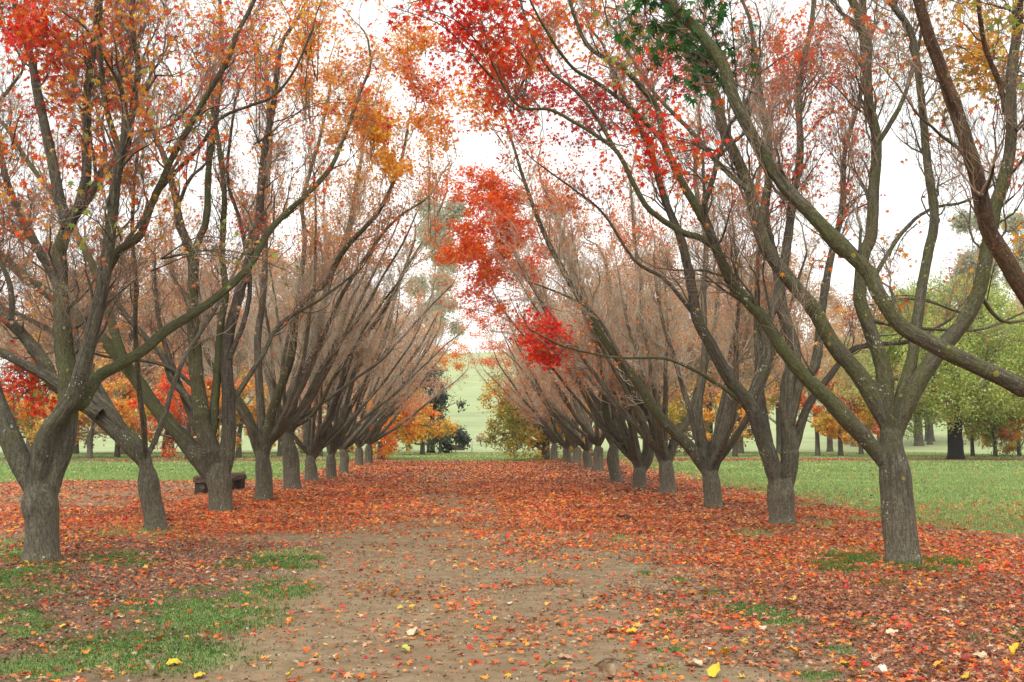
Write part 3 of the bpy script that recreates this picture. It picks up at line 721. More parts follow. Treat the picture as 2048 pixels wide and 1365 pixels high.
# ------------------------------------------------------------------ leafy clusters that hang from particular trees
CLUST += [
 (60, 60, 12.5, 1.1, 630, ['red', 'redorange'], 'L1', .08), (150, 110, 13.5, 1.1, 630, ['redorange', 'orange', 'red'], 'L1', .08),
 (290, 60, 14.5, .9, 390, ['redorange', 'orange'], 'L1', .08), (40, 230, 13, .7, 90, ['redorange'], 'L1', .07),
 (230, 180, 13, .9, 70, ['olive', 'lime'], 'L1', .08), (300, 290, 12, .8, 40, ['olive', 'lime'], 'L1', .08), (170, 430, 11.5, .28, 14, ['lime'], 'L1', .09),
 (495, 520, 12.5, .5, 22, ['lime', 'olive'], 'L1', .08), (385, 255, 12.5, .35, 30, ['orange', 'redorange'], 'L1', .08),
 (420, 110, 17, 1.0, 260, ['red', 'redorange'], 'L3', .075), (520, 90, 19, 1.0, 180, ['orange', 'redorange'], 'L3', .075), (45, 770, 17, .55, 330, ['red', 'redorange'], 'L2', .075),
 (10, 830, 17, .35, 70, ['orange'], 'L2', .07), (500, 450, 20, .25, 25, ['red'], 'L3', .075),
 (620, 90, 22, 1.5, 756, ['amber', 'orange'], 'L4', .07), (700, 150, 24, 1.6, 936, ['amber', 'rust'], 'L4', .07), (780, 110, 26, 1.4, 630, ['amber', 'orange'], 'L5', .07),
 (700, 250, 21, .6, 684, ['amber'], 'L4', .075), (760, 262, 21, .7, 756, ['amber'], 'L4', .075), (845, 245, 22, .55, 468, ['amber', 'orange'], 'L4', .07), (800, 345, 21, .42, 432, ['amber'], 'L4', .075),
 (770, 215, 18, .35, 60, ['crimson', 'red'], 'L3', .08), (820, 150, 21, .6, 234, ['orange', 'crimson'], 'L4', .07), (870, 260, 24, .6, 210, ['orange', 'amber'], 'L5', .07),
 (600, 300, 30, 1.2, 150, ['rust'], 'L6', .07), (640, 640, 36, 1.0, 180, ['redorange', 'rust'], 'L6', .07), (830, 620, 45, 2.0, 500, ['pinkrust', 'orange'], 'L8', .08),
 (885, 720, 58, 2.0, 1500, ['orange', 'amber'], 'L10', .09),
 (830, 80, 22, .9, 650, ['orange', 'amber'], 'L4', .07), (868, 185, 23, .8, 600, ['orange', 'amber', 'redorange'], 'L4', .07), (560, 40, 20, 1.3, 500, ['amber', 'orange'], 'L3', .07), (880, 330, 27, .6, 160, ['orange', 'rust'], 'L5', .07),
 (640, 40, 18, 1.0, 350, ['orange', 'amber'], 'L3', .07), (905, 560, 40, 1.3, 260, ['pinkrust', 'orange'], 'L8', .08),
 # right row
 (930, 640, 52, 1.2, 500, ['orange', 'redorange'], 'R10', .09), (960, 40, 12.5, .62, 300, ['red'], 'R1', .085), (1010, 90, 12.5, .6, 260, ['red', 'redorange'], 'R1', .085), (1000, 175, 13, .55, 170, ['red', 'redorange'], 'R1', .08),
 (925, 75, 13.5, .4, 90, ['red'], 'R1', .08), (815, 5, 11.5, .22, 60, ['red'], 'R1', .085), (1060, 60, 15, .8, 390, ['orange', 'redorange'], 'R2', .08), (1150, 50, 15, .8, 330, ['amber', 'redorange'], 'R2', .08),
 (1100, 200, 18, 1.0, 495, ['crimson', 'red'], 'R2', .075), (950, 150, 17, .8, 360, ['orange', 'redorange'], 'R2', .075), (930, 210, 20, .7, 255, ['orange', 'amber'], 'R3', .075),
 (905, 270, 22, .5, 90, ['orange', 'red'], 'R3', .07), (1195, 205, 17, .7, 240, ['crimson', 'red'], 'R2', .075),
 (1295, 285, 11.5, .34, 95, ['red', 'redorange'], 'R1', .088), (1265, 255, 13, .4, 80, ['red', 'crimson'], 'R1', .08), (1365, 340, 11.8, .22, 26, ['redorange'], 'R1', .085), (1250, 165, 11.5, .28, 30, ['red', 'olive'], 'R1', .085),
 (1340, 40, 9.2, .32, 85, ['green'], 'R0', .10), (1420, 25, 9.0, .34, 90, ['green'], 'R0', .10), (1290, 45, 9.2, .22, 25, ['green'], 'R0', .10), (1440, 140, 9.0, .2, 30, ['green'], 'R0', .09), (1215, 65, 10.5, .35, 26, ['olive', 'lime'], 'R0', .09),
 (1330, 120, 17, .8, 390, ['crimson', 'red', 'redorange'], 'R2', .075), (1410, 130, 16, .6, 210, ['crimson', 'red'], 'R2', .075), (1590, 110, 20, 1.2, 630, ['redorange', 'red'], 'R3', .075), (1510, 90, 22, 1.2, 450, ['orange', 'redorange'], 'R3', .07), (1400, 20, 24, 1.4, 250, ['orange'], 'R4', .07),
 (1930, 120, 15, 1.1, 900, ['amber', 'olive'], 'R1', .085), (1880, 60, 14, .8, 180, ['amber'], 'R1', .085), (2030, 90, 9.5, .3, 26, ['lime', 'olive'], 'R0', .10), (1990, 10, 9.5, .4, 40, ['lime', 'yellow'], 'R0', .10), (2030, 520, 13.5, .35, 60, ['amber'], 'R1', .08),
 (1780, 545, 14.5, .32, 46, ['orange', 'amber'], 'R1', .08), (1740, 600, 14, .2, 14, ['redorange', 'amber'], 'R1', .085), (1660, 480, 13.5, .25, 22, ['redorange', 'orange'], 'R1', .085), (1700, 150, 17, .9, 110, ['orange', 'rust'], 'R1', .075),
 (925, 525, 29, .8, 900, ['redorange', 'orange'], 'R5', .075), (1010, 445, 29, .9, 1100, ['redorange', 'red', 'orange'], 'R5', .075), (930, 410, 29, .7, 700, ['orange', 'redorange'], 'R5', .075), (945, 440, 29, 1.3, 2600, ['orange', 'redorange', 'redorange'], 'R5', .075), (905, 500, 31, 1.0, 1700, ['redorange', 'orange'], 'R6', .075), (1000, 500, 29, 1.25, 2400, ['red', 'redorange', 'orange', 'pinkrust'], 'R5', .075), (960, 570, 30, .9, 900, ['redorange', 'orange'], 'R6', .075),
 (935, 620, 25, .25, 60, ['red'], 'R4', .075), (905, 615, 25, .22, 60, ['red'], 'R4', .075), (1080, 672, 17.5, .24, 390, ['red'], 'R2', .075), (1085, 700, 17.3, .22, 360, ['red'], 'R2', .075), (1135, 703, 17, .14, 22, ['redorange'], 'R2', .075), (980, 660, 26, .25, 25, ['redorange'], 'R4', .075),
 (1250, 420, 40, 2.4, 900, ['orange', 'rust'], 'R8', .09), (1230, 540, 44, 2.2, 700, ['orange', 'brown'], 'R9', .09), (1050, 420, 36, 1.5, 420, ['rust', 'redorange'], 'R7', .08), (1190, 770, 38, .45, 150, ['red'], 'R7', .08),
 (965, 715, 58, 2.0, 1500, ['orange', 'redorange'], 'R11', .09), (1160, 340, 34, 1.8, 500, ['redorange', 'rust'], 'R6', .08),
]
def base_of(px, py): return gpt(px, py)
def trunk_px(pts, ws, Yb, zbase):
    P = np.array([at(a, b, Yb) for a, b in pts]); d = np.linalg.norm(P - CAM, axis=1)
    P[0, 2] = zbase - .15
    return P, np.array(ws) / 2 * d / FPX * .92

def traced(key, label, group, tp, tw, limbs, pal, nleaf, extra_rnd=0, side=0, **k):
    b = gpt(*tp[0]); Y = b[1]; b[2] = float(gz(b[0], b[1]))
    TP = trunk_px(tp, tw, Y, b[2])
    LL = [px_limb(pts, w0, w1, Y, dy, *( [m] if m else [])) for pts, w0, w1, dy, m in limbs]
    zc = TP[0][-1][2] - b[2]
    for i in range(extra_rnd):
        az = rng.uniform(.15, .85) * math.pi * (1 if i % 2 == 0 else -1) * 1.0
        if az < 0 and Y < 14: az = -az
        LL.append(rnd_limb([TP[0][-1][0], Y, b[2]], zc, TP[1][-1] * .42, az, rng.uniform(.9, 1.15), 5.0, .022))
    for q in ((-.45, .1, .5) if Y > 22 else ()):
        LL.append(rnd_limb([TP[0][-1][0], Y, b[2]], zc, TP[1][-1] * .36, (0 if side < 0 else math.pi) + q, rng.uniform(.75, 1.0), 6.9, .018, .08))
    return build_tree(key, 'maple_tree', label, 'maple tree', b, TP, LL, pal, nleaf, side=side, group=group, **k)

# ---- left row, traced on the photograph
traced('L1', 'nearest maple of the left row, pale thick foot and lichen-spotted limbs', LN,
 [(85, 1132), (85, 1085), (84, 1040), (79, 1000), (84, 960)], [66, 62, 62, 72, 50],
 [([(72, 1040), (60, 975), (35, 915), (14, 860), (-10, 800), (-35, 720), (-50, 600), (-40, 450), (-60, 250)], 44, 22, .8, None),
  ([(78, 1050), (76, 975), (84, 905), (95, 868), (128, 823), (150, 790), (167, 734), (184, 667), (203, 589), (214, 511), (220, 460), (226, 410), (233, 351), (242, 307)], 42, 22, -.5, 'bark'),
  ([(242, 312), (220, 246), (206, 176), (200, 88), (202, 0)], 13, 9, -.3, 'green'), ([(240, 318), (255, 285), (268, 198), (275, 132), (264, 44), (268, -40)], 16, 10, .4, 'dark'),
  ([(96, 1050), (106, 957), (126, 890), (136, 817), (134, 734), (125, 650), (120, 539), (119, 505), (136, 448)], 50, 30, .5, 'mossy'),
  ([(136, 455), (119, 395), (101, 308), (83, 220), (61, 110), (35, 35), (22, -30)], 24, 13, .9, 'bark'), ([(134, 460), (158, 413), (171, 351), (173, 264), (175, 176), (189, 79), (196, -20)], 22, 11, .3, 'dark'),
  ([(140, 800), (161, 810), (195, 756), (234, 734), (290, 700), (334, 662), (390, 628), (445, 589), (501, 533), (534, 472), (573, 428), (615, 391), (659, 343), (685, 286), (720, 189), (741, 132), (736, 80)], 26, 5, 2.2, 'green'),
  ([(212, 548), (225, 525), (239, 500), (278, 472), (299, 417), (316, 378), (352, 299), (382, 246), (417, 185), (453, 127), (475, 66), (505, 9), (530, -60)], 17, 9, -.9, 'mossy'),
  ([(310, 392), (345, 350), (395, 299), (439, 237), (500, 210), (549, 189), (593, 132), (625, 60)], 9, 5, .5, 'dark'),
  ([(235, 512), (262, 470), (285, 440), (290, 425)], 10, 7, .5, None),
 ], ['redorange', 'rust'], [(['redorange', 'orange', 'amber'], 4500, 4.3, 20, .07), (['rust'], 90, 0, 4.3, .06)], side=-1, barkm='bark', rmin=.0026, twigm='twigdark')
traced('L2', 'leaning maple in the left row whose hollow trunk bends away to the left', LN,
 [(315, 1069), (310, 1035), (303, 1001), (296, 955), (291, 925)], [42, 42, 42, 44, 30],
 [([(300, 975), (292, 930), (267, 893), (223, 851), (184, 815), (150, 790), (111, 767), (84, 717), (45, 667), (11, 634), (-10, 600), (-40, 500)], 44, 16, .6, 'bark'),
  ([(200, 830), (160, 806), (130, 780), (95, 755), (45, 728), (0, 706), (-60, 680), (-140, 620)], 28, 13, .1, 'bark'),
  ([(260, 885), (232, 840), (190, 795), (165, 760), (150, 700), (140, 640), (110, 560), (60, 470), (20, 380), (-10, 260)], 28, 12, 1.6, 'bark'),
  ([(22, 640), (25, 600), (17, 560), (0, 520), (-20, 460)], 12, 9, .2, None),
  ([(290, 930), (240, 850), (150, 700), (60, 640), (-60, 590)], 20, 8, 2.6, None),
 ], ['rust', 'pinkrust'], 2500, extra_rnd=2, side=-1, rmin=.0028, c=3.2, twigm='twigdark')
traced('L3', 'third maple of the left row, standing in front of the log bench', LN,
 [(442, 1028), (441, 1000), (440, 965), (438, 930)], [50, 47, 50, 50],
 [([(428, 985), (401, 925), (362, 873), (312, 818), (278, 767), (245, 723), (212, 684), (167, 645), (100, 589), (33, 539), (-10, 500), (-80, 440)], 36, 16, .8, 'green'),
  ([(250, 730), (228, 667), (210, 606), (184, 534), (156, 478), (120, 410), (60, 330), (10, 250)], 20, 9, 1.4, 'green'),
  ([(435, 975), (423, 912), (406, 845), (398, 790), (390, 706), (384, 623), (387, 539), (380, 500)], 38, 24, -.2, 'mossy'),
  ([(382, 520), (365, 461), (351, 395), (334, 325), (299, 246), (262, 170), (240, 80)], 16, 8, .5, 'bark'), ([(384, 520), (398, 480), (413, 439), (417, 351), (424, 286), (444, 132), (440, 20)], 16, 9, -.2, 'mossy'),
  ([(448, 985), (454, 929), (457, 873), (457, 790), (454, 734), (457, 678), (473, 612), (497, 527), (518, 439), (523, 373), (532, 286), (545, 220), (560, 100)], 32, 12, .3, 'dark'),
  ([(405, 860), (379, 801), (345, 762), (325, 712), (278, 662), (239, 612), (180, 520), (140, 440)], 16, 9, 1.5, None),
  ([(424, 900), (432, 800), (440, 712), (445, 645), (454, 584), (446, 511), (448, 456), (450, 400), (444, 330), (430, 240)], 20, 11, .9, 'green'),
  ([(457, 720), (490, 640), (500, 560), (480, 440), (455, 350), (470, 200)], 12, 6, 1.0, 'dark'),
  ([(395, 780), (330, 730), (220, 715), (150, 700), (60, 715)], 9, 4, 1.5, None), ([(440, 840), (520, 720), (560, 650), (640, 600), (720, 540)], 14, 5, 1.6, None),
 ], ['rust', 'redorange'], [(['redorange', 'orange', 'rust'], 2600, 5.5, 20, .07), (['pinkrust', 'rust'], 1200, 0, 6, .055)], extra_rnd=1, side=-1, rmin=.0028, c=3.2, twigm='twigdark')
traced('L4', 'fourth maple of the left row, straight pale foot right of the log bench', LN,
 [(528, 1005), (528, 960), (526, 925), (527, 905)], [38, 34, 34, 34],
 [([(522, 935), (501, 845), (479, 806), (455, 770), (420, 720), (395, 640), (350, 560)], 24, 10, .8, 'green'),
  ([(528, 940), (540, 845), (557, 790), (585, 706), (596, 623), (632, 580), (651, 567), (690, 500), (760, 420), (800, 330), (815, 260)], 24, 7, -1.4, 'mossy'),
  ([(526, 930), (522, 830), (518, 762), (515, 678), (525, 600), (530, 520), (528, 420), (540, 300), (535, 160)], 20, 10, 1.0, 'bark'),
  ([(590, 650), (602, 560), (610, 480), (606, 400), (640, 280), (660, 180)], 13, 7, .4, 'bark'),
  ([(530, 900), (600, 780), (660, 640), (700, 560), (780, 450), (850, 400)], 14, 6, -1.0, None),
 ], ['rust', 'pinkrust'], [(['amber', 'orange', 'rust'], 8500, 6, 20, .065), (['pinkrust', 'rust'], 1600, 0, 7, .055)], extra_rnd=2, side=-1, far=1, rmin=.0036, c=3.1)
traced('L5', 'fifth maple of the left row, thick trunk with a bend to the right', LN,
 [(586, 983), (583, 945), (581, 913), (574, 870)], [38, 35, 34, 28],
 [([(575, 900), (571, 857), (579, 798), (599, 758), (622, 709), (638, 659), (645, 620), (665, 540), (700, 450), (720, 330)], 26, 10, .3, 'bark'),
  ([(574, 895), (555, 840), (545, 780), (530, 700), (528, 600), (505, 500)], 18, 8, .9, None),
  ([(588, 870), (592, 855), (616, 838), (640, 810), (665, 760), (700, 710), (740, 640), (800, 560)], 10, 5, -1.3, 'mossy'),
 ], ['rust', 'pinkrust'], [(['amber', 'orange', 'rust'], 8500, 6.5, 20, .065), (['pinkrust', 'rust'], 2200, 0, 8, .055)], extra_rnd=5, side=-1, far=1, rmin=.0042, c=3.1)
traced('L6', 'sixth maple of the left row, flared stump-like foot and twin rising stems', LN,
 [(625, 967), (622, 940), (620, 915)], [28, 26, 26],
 [([(620, 930), (615, 880), (614, 814), (622, 771), (632, 725), (640, 650), (655, 560), (650, 450)], 18, 8, .5, 'bark'),
  ([(622, 930), (640, 870), (658, 837), (671, 798), (698, 725), (708, 699), (760, 633), (800, 560), (830, 480)], 17, 6, -.8, 'dark'),
  ([(622, 930), (650, 880), (680, 845), (700, 780), (715, 700), (730, 600)], 15, 7, .6, None),
 ], ['pinkrust', 'rust'], 3600, extra_rnd=6, side=-1, far=1, rmin=.0048, c=3.1)
traced('L7', 'seventh maple of the left row, short pale trunk with a stub on its right stem', LN,
 [(663, 961), (662, 935), (661, 912)], [24, 22, 24],
 [([(662, 925), (685, 844), (718, 785), (744, 738), (775, 660), (800, 560), (860, 460), (895, 380)], 15, 5, -.4, 'mossy'),
  ([(661, 925), (656, 870), (662, 780), (680, 700), (690, 600)], 13, 7, .5, None),
 ], ['pinkrust', 'rust'], 3600, extra_rnd=5, side=-1, far=1, rmin=.0052, c=3.1)

# ---- right row
traced('R1', 'nearest maple of the right row, thick trunk with a round knot', RN,
 [(1811, 1124), (1801, 1070), (1795, 1012), (1790, 950), (1783, 900), (1782, 862)], [68, 63, 62, 62, 56, 56],
 [([(1788, 985), (1770, 935), (1734, 884), (1695, 845), (1651, 795), (1606, 751), (1562, 695), (1523, 634), (1472, 578), (1445, 528), (1428, 489)], 40, 24, -.3, 'green'),
  ([(1432, 497), (1396, 475), (1359, 463), (1299, 421), (1267, 370), (1234, 306), (1193, 273), (1145, 245), (1100, 222), (1040, 215), (1000, 160), (970, 90)], 15, 4, -.1, 'green'),
  ([(1234, 306), (1193, 231), (1150, 180), (1100, 140), (1060, 60), (1040, 0)], 9, 5, .4, 'mossy'),
  ([(1430, 492), (1415, 450), (1396, 417), (1359, 352), (1327, 278), (1318, 222), (1285, 176), (1239, 130), (1180, 95), (1146, 23), (1130, -40)], 20, 8, -.6, 'green'),
  ([(1327, 285), (1270, 225), (1200, 170), (1140, 130), (1080, 40), (1050, -20)], 11, 5, -.9, 'green'),
  ([(1785, 900), (1762, 834), (1740, 790), (1712, 745), (1662, 684), (1628, 623), (1584, 567), (1534, 500), (1512, 433), (1497, 370), (1466, 301), (1447, 259), (1425, 180), (1378, 97), (1350, 20), (1340, -50)], 38, 20, .6, 'mossy'),
  ([(1500, 385), (1440, 330), (1390, 270), (1340, 220), (1290, 160), (1230, 60)], 13, 6, 1.2, 'mossy'),
  ([(1783, 880), (1773, 812), (1765, 734), (1740, 662), (1721, 611), (1720, 578), (1728, 511), (1743, 472), (1748, 394), (1753, 278), (1739, 208), (1734, 116), (1720, 42), (1695, -20)], 34, 18, 0, 'bark'),
  ([(1734, 160), (1738, 90), (1728, 30), (1722, -30)], 15, 11, .5, 'dark'),
  ([(1748, 300), (1800, 210), (1830, 120), (1850, 20)], 11, 6, .9, None),
  ([(1790, 880), (1797, 812), (1823, 723), (1840, 595), (1856, 511), (1868, 428), (1852, 301), (1841, 185), (1822, 69), (1785, 9), (1770, -40)], 26, 13, .6, 'bark'),
  ([(1795, 890), (1808, 823), (1834, 767), (1879, 701), (1929, 639), (1957, 584), (1973, 500), (1990, 411), (2008, 350), (2021, 278), (2021, 162), (2035, 46), (2040, -30)], 38, 18, -.4, 'bark'),
  ([(2010, 230), (2003, 185), (1970, 93), (1956, 0), (1950, -50)], 11, 8, -.7, 'rust'),
  ([(1958, 590), (2000, 640), (2050, 640), (2120, 620)], 9, 4, .8, None),
  ([(1740, 640), (1800, 655), (1860, 660), (1960, 660), (2060, 620)], 9, 4, 1.6, None),
  ([(1745, 560), (1800, 470), (1860, 420), (1940, 400), (2040, 330)], 10, 4, 2.0, None),
 ], ['rust', 'orange'], [(['redorange', 'orange', 'rust'], 1300, 4.5, 20, .075), (['rust', 'amber'], 60, 0, 4.5, .06)], side=1, barkm='mossy', rmin=.0026, seeds=17, twigm='twigdark')
traced('R2', 'second maple of the right row, fluted trunk splitting low into two dark stems', RN,
 [(1565, 1053), (1563, 1025), (1562, 995), (1559, 960)], [52, 50, 56, 60],
 [([(1556, 1010), (1545, 935), (1527, 880), (1511, 834), (1498, 806), (1461, 762), (1422, 690), (1395, 639), (1378, 545), (1361, 472), (1330, 400), (1300, 300), (1250, 200), (1210, 100)], 38, 8, -.4, 'dark'),
  ([(1498, 812), (1517, 762), (1534, 706), (1534, 650), (1556, 589), (1573, 500), (1584, 411), (1600, 300), (1595, 180), (1620, 60), (1630, -20)], 26, 11, .3, 'bark'),
  ([(1574, 1010), (1580, 901), (1573, 834), (1578, 762), (1589, 706), (1565, 620), (1555, 540), (1530, 440), (1540, 320), (1520, 180), (1500, 40)], 38, 10, .5, 'bark'),
  ([(1578, 850), (1600, 760), (1628, 734), (1640, 650), (1656, 539), (1684, 411), (1690, 300), (1720, 200)], 24, 9, .9, 'bark'),
  ([(1580, 940), (1595, 873), (1617, 812), (1662, 751), (1706, 701), (1760, 690), (1829, 680), (1900, 640)], 22, 6, 1.0, 'dark'),
  ([(1511, 834), (1440, 770), (1340, 720), (1240, 715), (1135, 695), (1060, 660)], 10, 4, -1.4, 'mossy'),
  ([(1395, 639), (1330, 560), (1270, 520), (1210, 430), (1150, 380), (1080, 330)], 10, 4, -.6, 'bark'),
 ], ['rust', 'redorange'], [(['redorange', 'orange', 'red'], 4200, 6, 20, .07), (['rust', 'orange'], 1500, 0, 6, .055)], side=1, extra_rnd=1, rmin=.0028, seeds=17, twigm='twigdark')
traced('R3', 'third maple of the right row, ridged trunk with a long left limb', RN,
 [(1428, 1024), (1424, 985), (1420, 945)], [38, 38, 44],
 [([(1418, 965), (1387, 904), (1347, 864), (1310, 823), (1285, 783), (1255, 739), (1211, 684), (1178, 626), (1120, 530), (1075, 430), (1040, 330), (1010, 240)], 28, 6, .2, 'mossy'),
  ([(1428, 965), (1438, 895), (1455, 830), (1464, 747), (1470, 690), (1500, 600), (1520, 500), (1515, 380), (1540, 240)], 24, 9, .5, 'bark'),
  ([(1424, 960), (1408, 893), (1397, 820), (1409, 710), (1405, 600), (1410, 480), (1390, 360), (1400, 240)], 20, 9, .8, 'bark'),
  ([(1255, 739), (1200, 640), (1150, 600), (1050, 560)], 9, 4, -.6, None),
 ], ['rust', 'redorange'], [(['redorange', 'orange', 'rust'], 3200, 6.5, 20, .07), (['rust', 'orange', 'amber'], 3000, 0, 7, .055)], extra_rnd=5, side=1, far=1, rmin=.0036)
traced('R4', 'fourth maple of the right row, dark collar where the big left limb begins', RN,
 [(1337, 994), (1334, 960), (1331, 925)], [34, 33, 40],
 [([(1328, 945), (1314, 875), (1295, 820), (1262, 783), (1230, 720), (1200, 660), (1170, 600), (1130, 480), (1090, 380)], 26, 7, .2, 'dark'),
  ([(1335, 945), (1350, 880), (1378, 835), (1400, 760), (1430, 650), (1440, 520)], 22, 8, .6, 'bark'),
  ([(1300, 840), (1280, 720), (1285, 600), (1270, 480), (1260, 360)], 16, 7, .5, None),
 ], ['rust', 'pinkrust'], [(['orange', 'redorange'], 3000, 6.5, 20, .07), (['rust', 'orange', 'pinkrust'], 4200, 0, 7, .06)], extra_rnd=6, side=1, far=1, rmin=.0042)
traced('R5', 'fifth maple of the right row, forked like a wishbone just above the leaves', RN,
 [(1281, 983), (1279, 960), (1280, 938)], [32, 30, 36],
 [([(1275, 955), (1266, 893), (1230, 867), (1211, 820), (1208, 747), (1180, 660), (1150, 560), (1100, 450)], 22, 7, .2, 'mossy'),
  ([(1284, 955), (1299, 905), (1290, 860), (1265, 800), (1240, 730), (1230, 620), (1210, 520)], 22, 8, .6, 'bark'),
 ], ['rust', 'orange', 'pinkrust'], 6500, extra_rnd=6, side=1, far=1, rmin=.0048)
traced('R6', 'sixth maple of the right row, gnarled trunk with a blunt pruned top', RN,
 [(1237, 969), (1228, 935), (1226, 911), (1229, 888)], [26, 26, 27, 24],
 [([(1228, 905), (1210, 860), (1195, 810), (1160, 750), (1110, 650), (1060, 560), (1000, 450)], 14, 5, -.2, 'bark'),
  ([(1230, 905), (1240, 880), (1262, 858), (1280, 820), (1275, 730), (1290, 620)], 13, 6, .5, 'bark'),
 ], ['rust', 'orange', 'pinkrust'], 6500, extra_rnd=6, side=1, far=1, rmin=.0052)

# ---- farther maples, grown with the same habit
def grown(key, px, py, w, label, group, side, pal, nleaf, nl=7, **k):
    b = gpt(px, py); b[2] = float(gz(b[0], b[1])); d = b[1]; r = w / 2 * d / FPX
    zc = rng.uniform(.75, 1.1)
    tp = (np.array([b - [0, 0, .15], b + [0, 0, .3], b + [rng.normal(0, .04), 0, .65], b + [rng.normal(0, .06), 0, zc]]), np.array([r, r * .95, r * .95, r * 1.05]))
    top = tp[0][-1]; LL = []; a0 = rng.random() * 6
    for i in range(nl):
        LL.append(rnd_limb([top[0], top[1], b[2]], zc, r * rng.uniform(.34, .5), a0 + i * 2 * math.pi / nl + rng.uniform(-.3, .3), rng.uniform(.7, 1.2), rng.uniform(5.0, 6.8), .022, .09))
    for q in (-.6, 0, .5) if d > 15 else ():
        LL.append(rnd_limb([top[0], top[1], b[2]], zc, r * .5, (0 if side < 0 else math.pi) + q, rng.uniform(.65, .85), 6.9, .025, .10))
    if key == 'L0': LL = [rnd_limb([top[0], top[1], b[2]], zc, r * .45, az_, 1.15, 5.5, .03, .12) for az_ in (2.6, 3.6, -1.2)]
    kw = dict(far=1 if d < 48 else 2, rmin=.0052 if d < 48 else .007, seeds=16); kw.update(k)
    return build_tree(key, 'maple_tree', label, 'maple tree', b, tp, LL, pal, nleaf, side=side, group=group, **kw)
grown('L0', -390, 1262, 120, 'maple of the left row just outside the frame beside the camera', LN, -1, ['rust'], 500, nl=4, far=0, rmin=.003, seeds=3)
for key, px, py, wd, lab, pal, nl in [
    ('L8', 687, 951, 20, 'eighth maple of the left row, trunk partly hidden by the seventh', ['pinkrust', 'rust'], 4200),
    ('L9', 718, 935, 18, 'ninth maple of the left row, pale foot with a side shoot curving right', ['pinkrust', 'orange'], 6500),
    ('L10', 737, 930, 16, 'tenth maple of the left row, slim trunk near the far lawn', ['orange', 'rust'], 4500)]:
    grown(key, px, py, wd, lab, LN, -1, pal, nl)
for key, px, py, wd, lab, pal, nl in [
    ('R7', 1197, 948, 22, 'seventh maple of the right row, twin-ribbed trunk behind the leaf bank', ['rust', 'orange', 'pinkrust'], 6500),
    ('R8', 1176, 941, 19, 'eighth maple of the right row, leaning left out of the leaf bank', ['rust', 'orange'], 6500),
    ('R9', 1153, 932, 18, 'ninth maple of the right row, narrow trunk in a tight pair', ['rust', 'orange'], 6500),
    ('R10', 1134, 930, 16, 'tenth maple of the right row, pale trunk left of the tight pair', ['orange', 'rust'], 4200),
    ('R11', 1109, 925, 15, 'eleventh maple of the right row, near the far end of the avenue', ['orange', 'rust'], 4200),
    ('R12', 1095, 921, 12, 'last and smallest maple of the right row beside the yellow tree', ['orange', 'yellow'], 1200)]:
    grown(key, px, py, wd, lab, RN, 1, pal, nl)
# R0: the right row tree whose own trunk stands just outside the frame; two of its limbs cross the picture
b0 = np.array([5.4, 8.3, float(gz(5.4, 8.3))])
tp0 = (np.array([b0 - [0, 0, .15], b0 + [0, 0, .4], b0 + [-.03, 0, .8], b0 + [-.05, 0, 1.15]]), np.array([.2, .18, .18, .19]))
def from_trunk(l):
    P, r, m = l; return np.concatenate([[b0 + [-.03, 0, .75], b0 + [-.06, .0, 1.2]], P]), np.concatenate([[r[0] * 1.25, r[0] * 1.15], r]), m
LA = px_limb([(2130, 800), (2048, 773), (1990, 745), (1918, 712), (1862, 684), (1806, 650), (1762, 589), (1739, 542), (1669, 472), (1591, 394), (1540, 333), (1498, 259), (1466, 194), (1443, 130), (1401, 69), (1359, 28), (1325, -10), (1270, -60)], 38, 24, 8.3, .6, 'mossy')
LB = px_limb([(2150, 700), (2110, 665), (2048, 584), (2007, 511), (1975, 456), (1947, 338), (1919, 245), (1882, 139), (1857, 69), (1838, 0), (1830, -60)], 40, 24, 8.2, -.7, 'rust')
LC = px_limb([(1440, 128), (1475, 150), (1540, 190), (1600, 250)], 5, 3, 8.9, .4, 'bark')
build_tree('R0', 'maple_tree', 'maple beyond the right edge whose two mossy limbs cross the nearest right tree', 'maple tree', b0, tp0,
    [from_trunk(LA), from_trunk(LB), rnd_limb([b0[0], b0[1], b0[2]], 1.0, .08, .9, 1.0, 5, .03)], ['rust'], [(['redorange', 'rust'], 300, 5, 20, .075)], side=1, group=RN, rmin=.0026, seeds=4, barkm='mossy', c=2.6, twigm='twigdark')
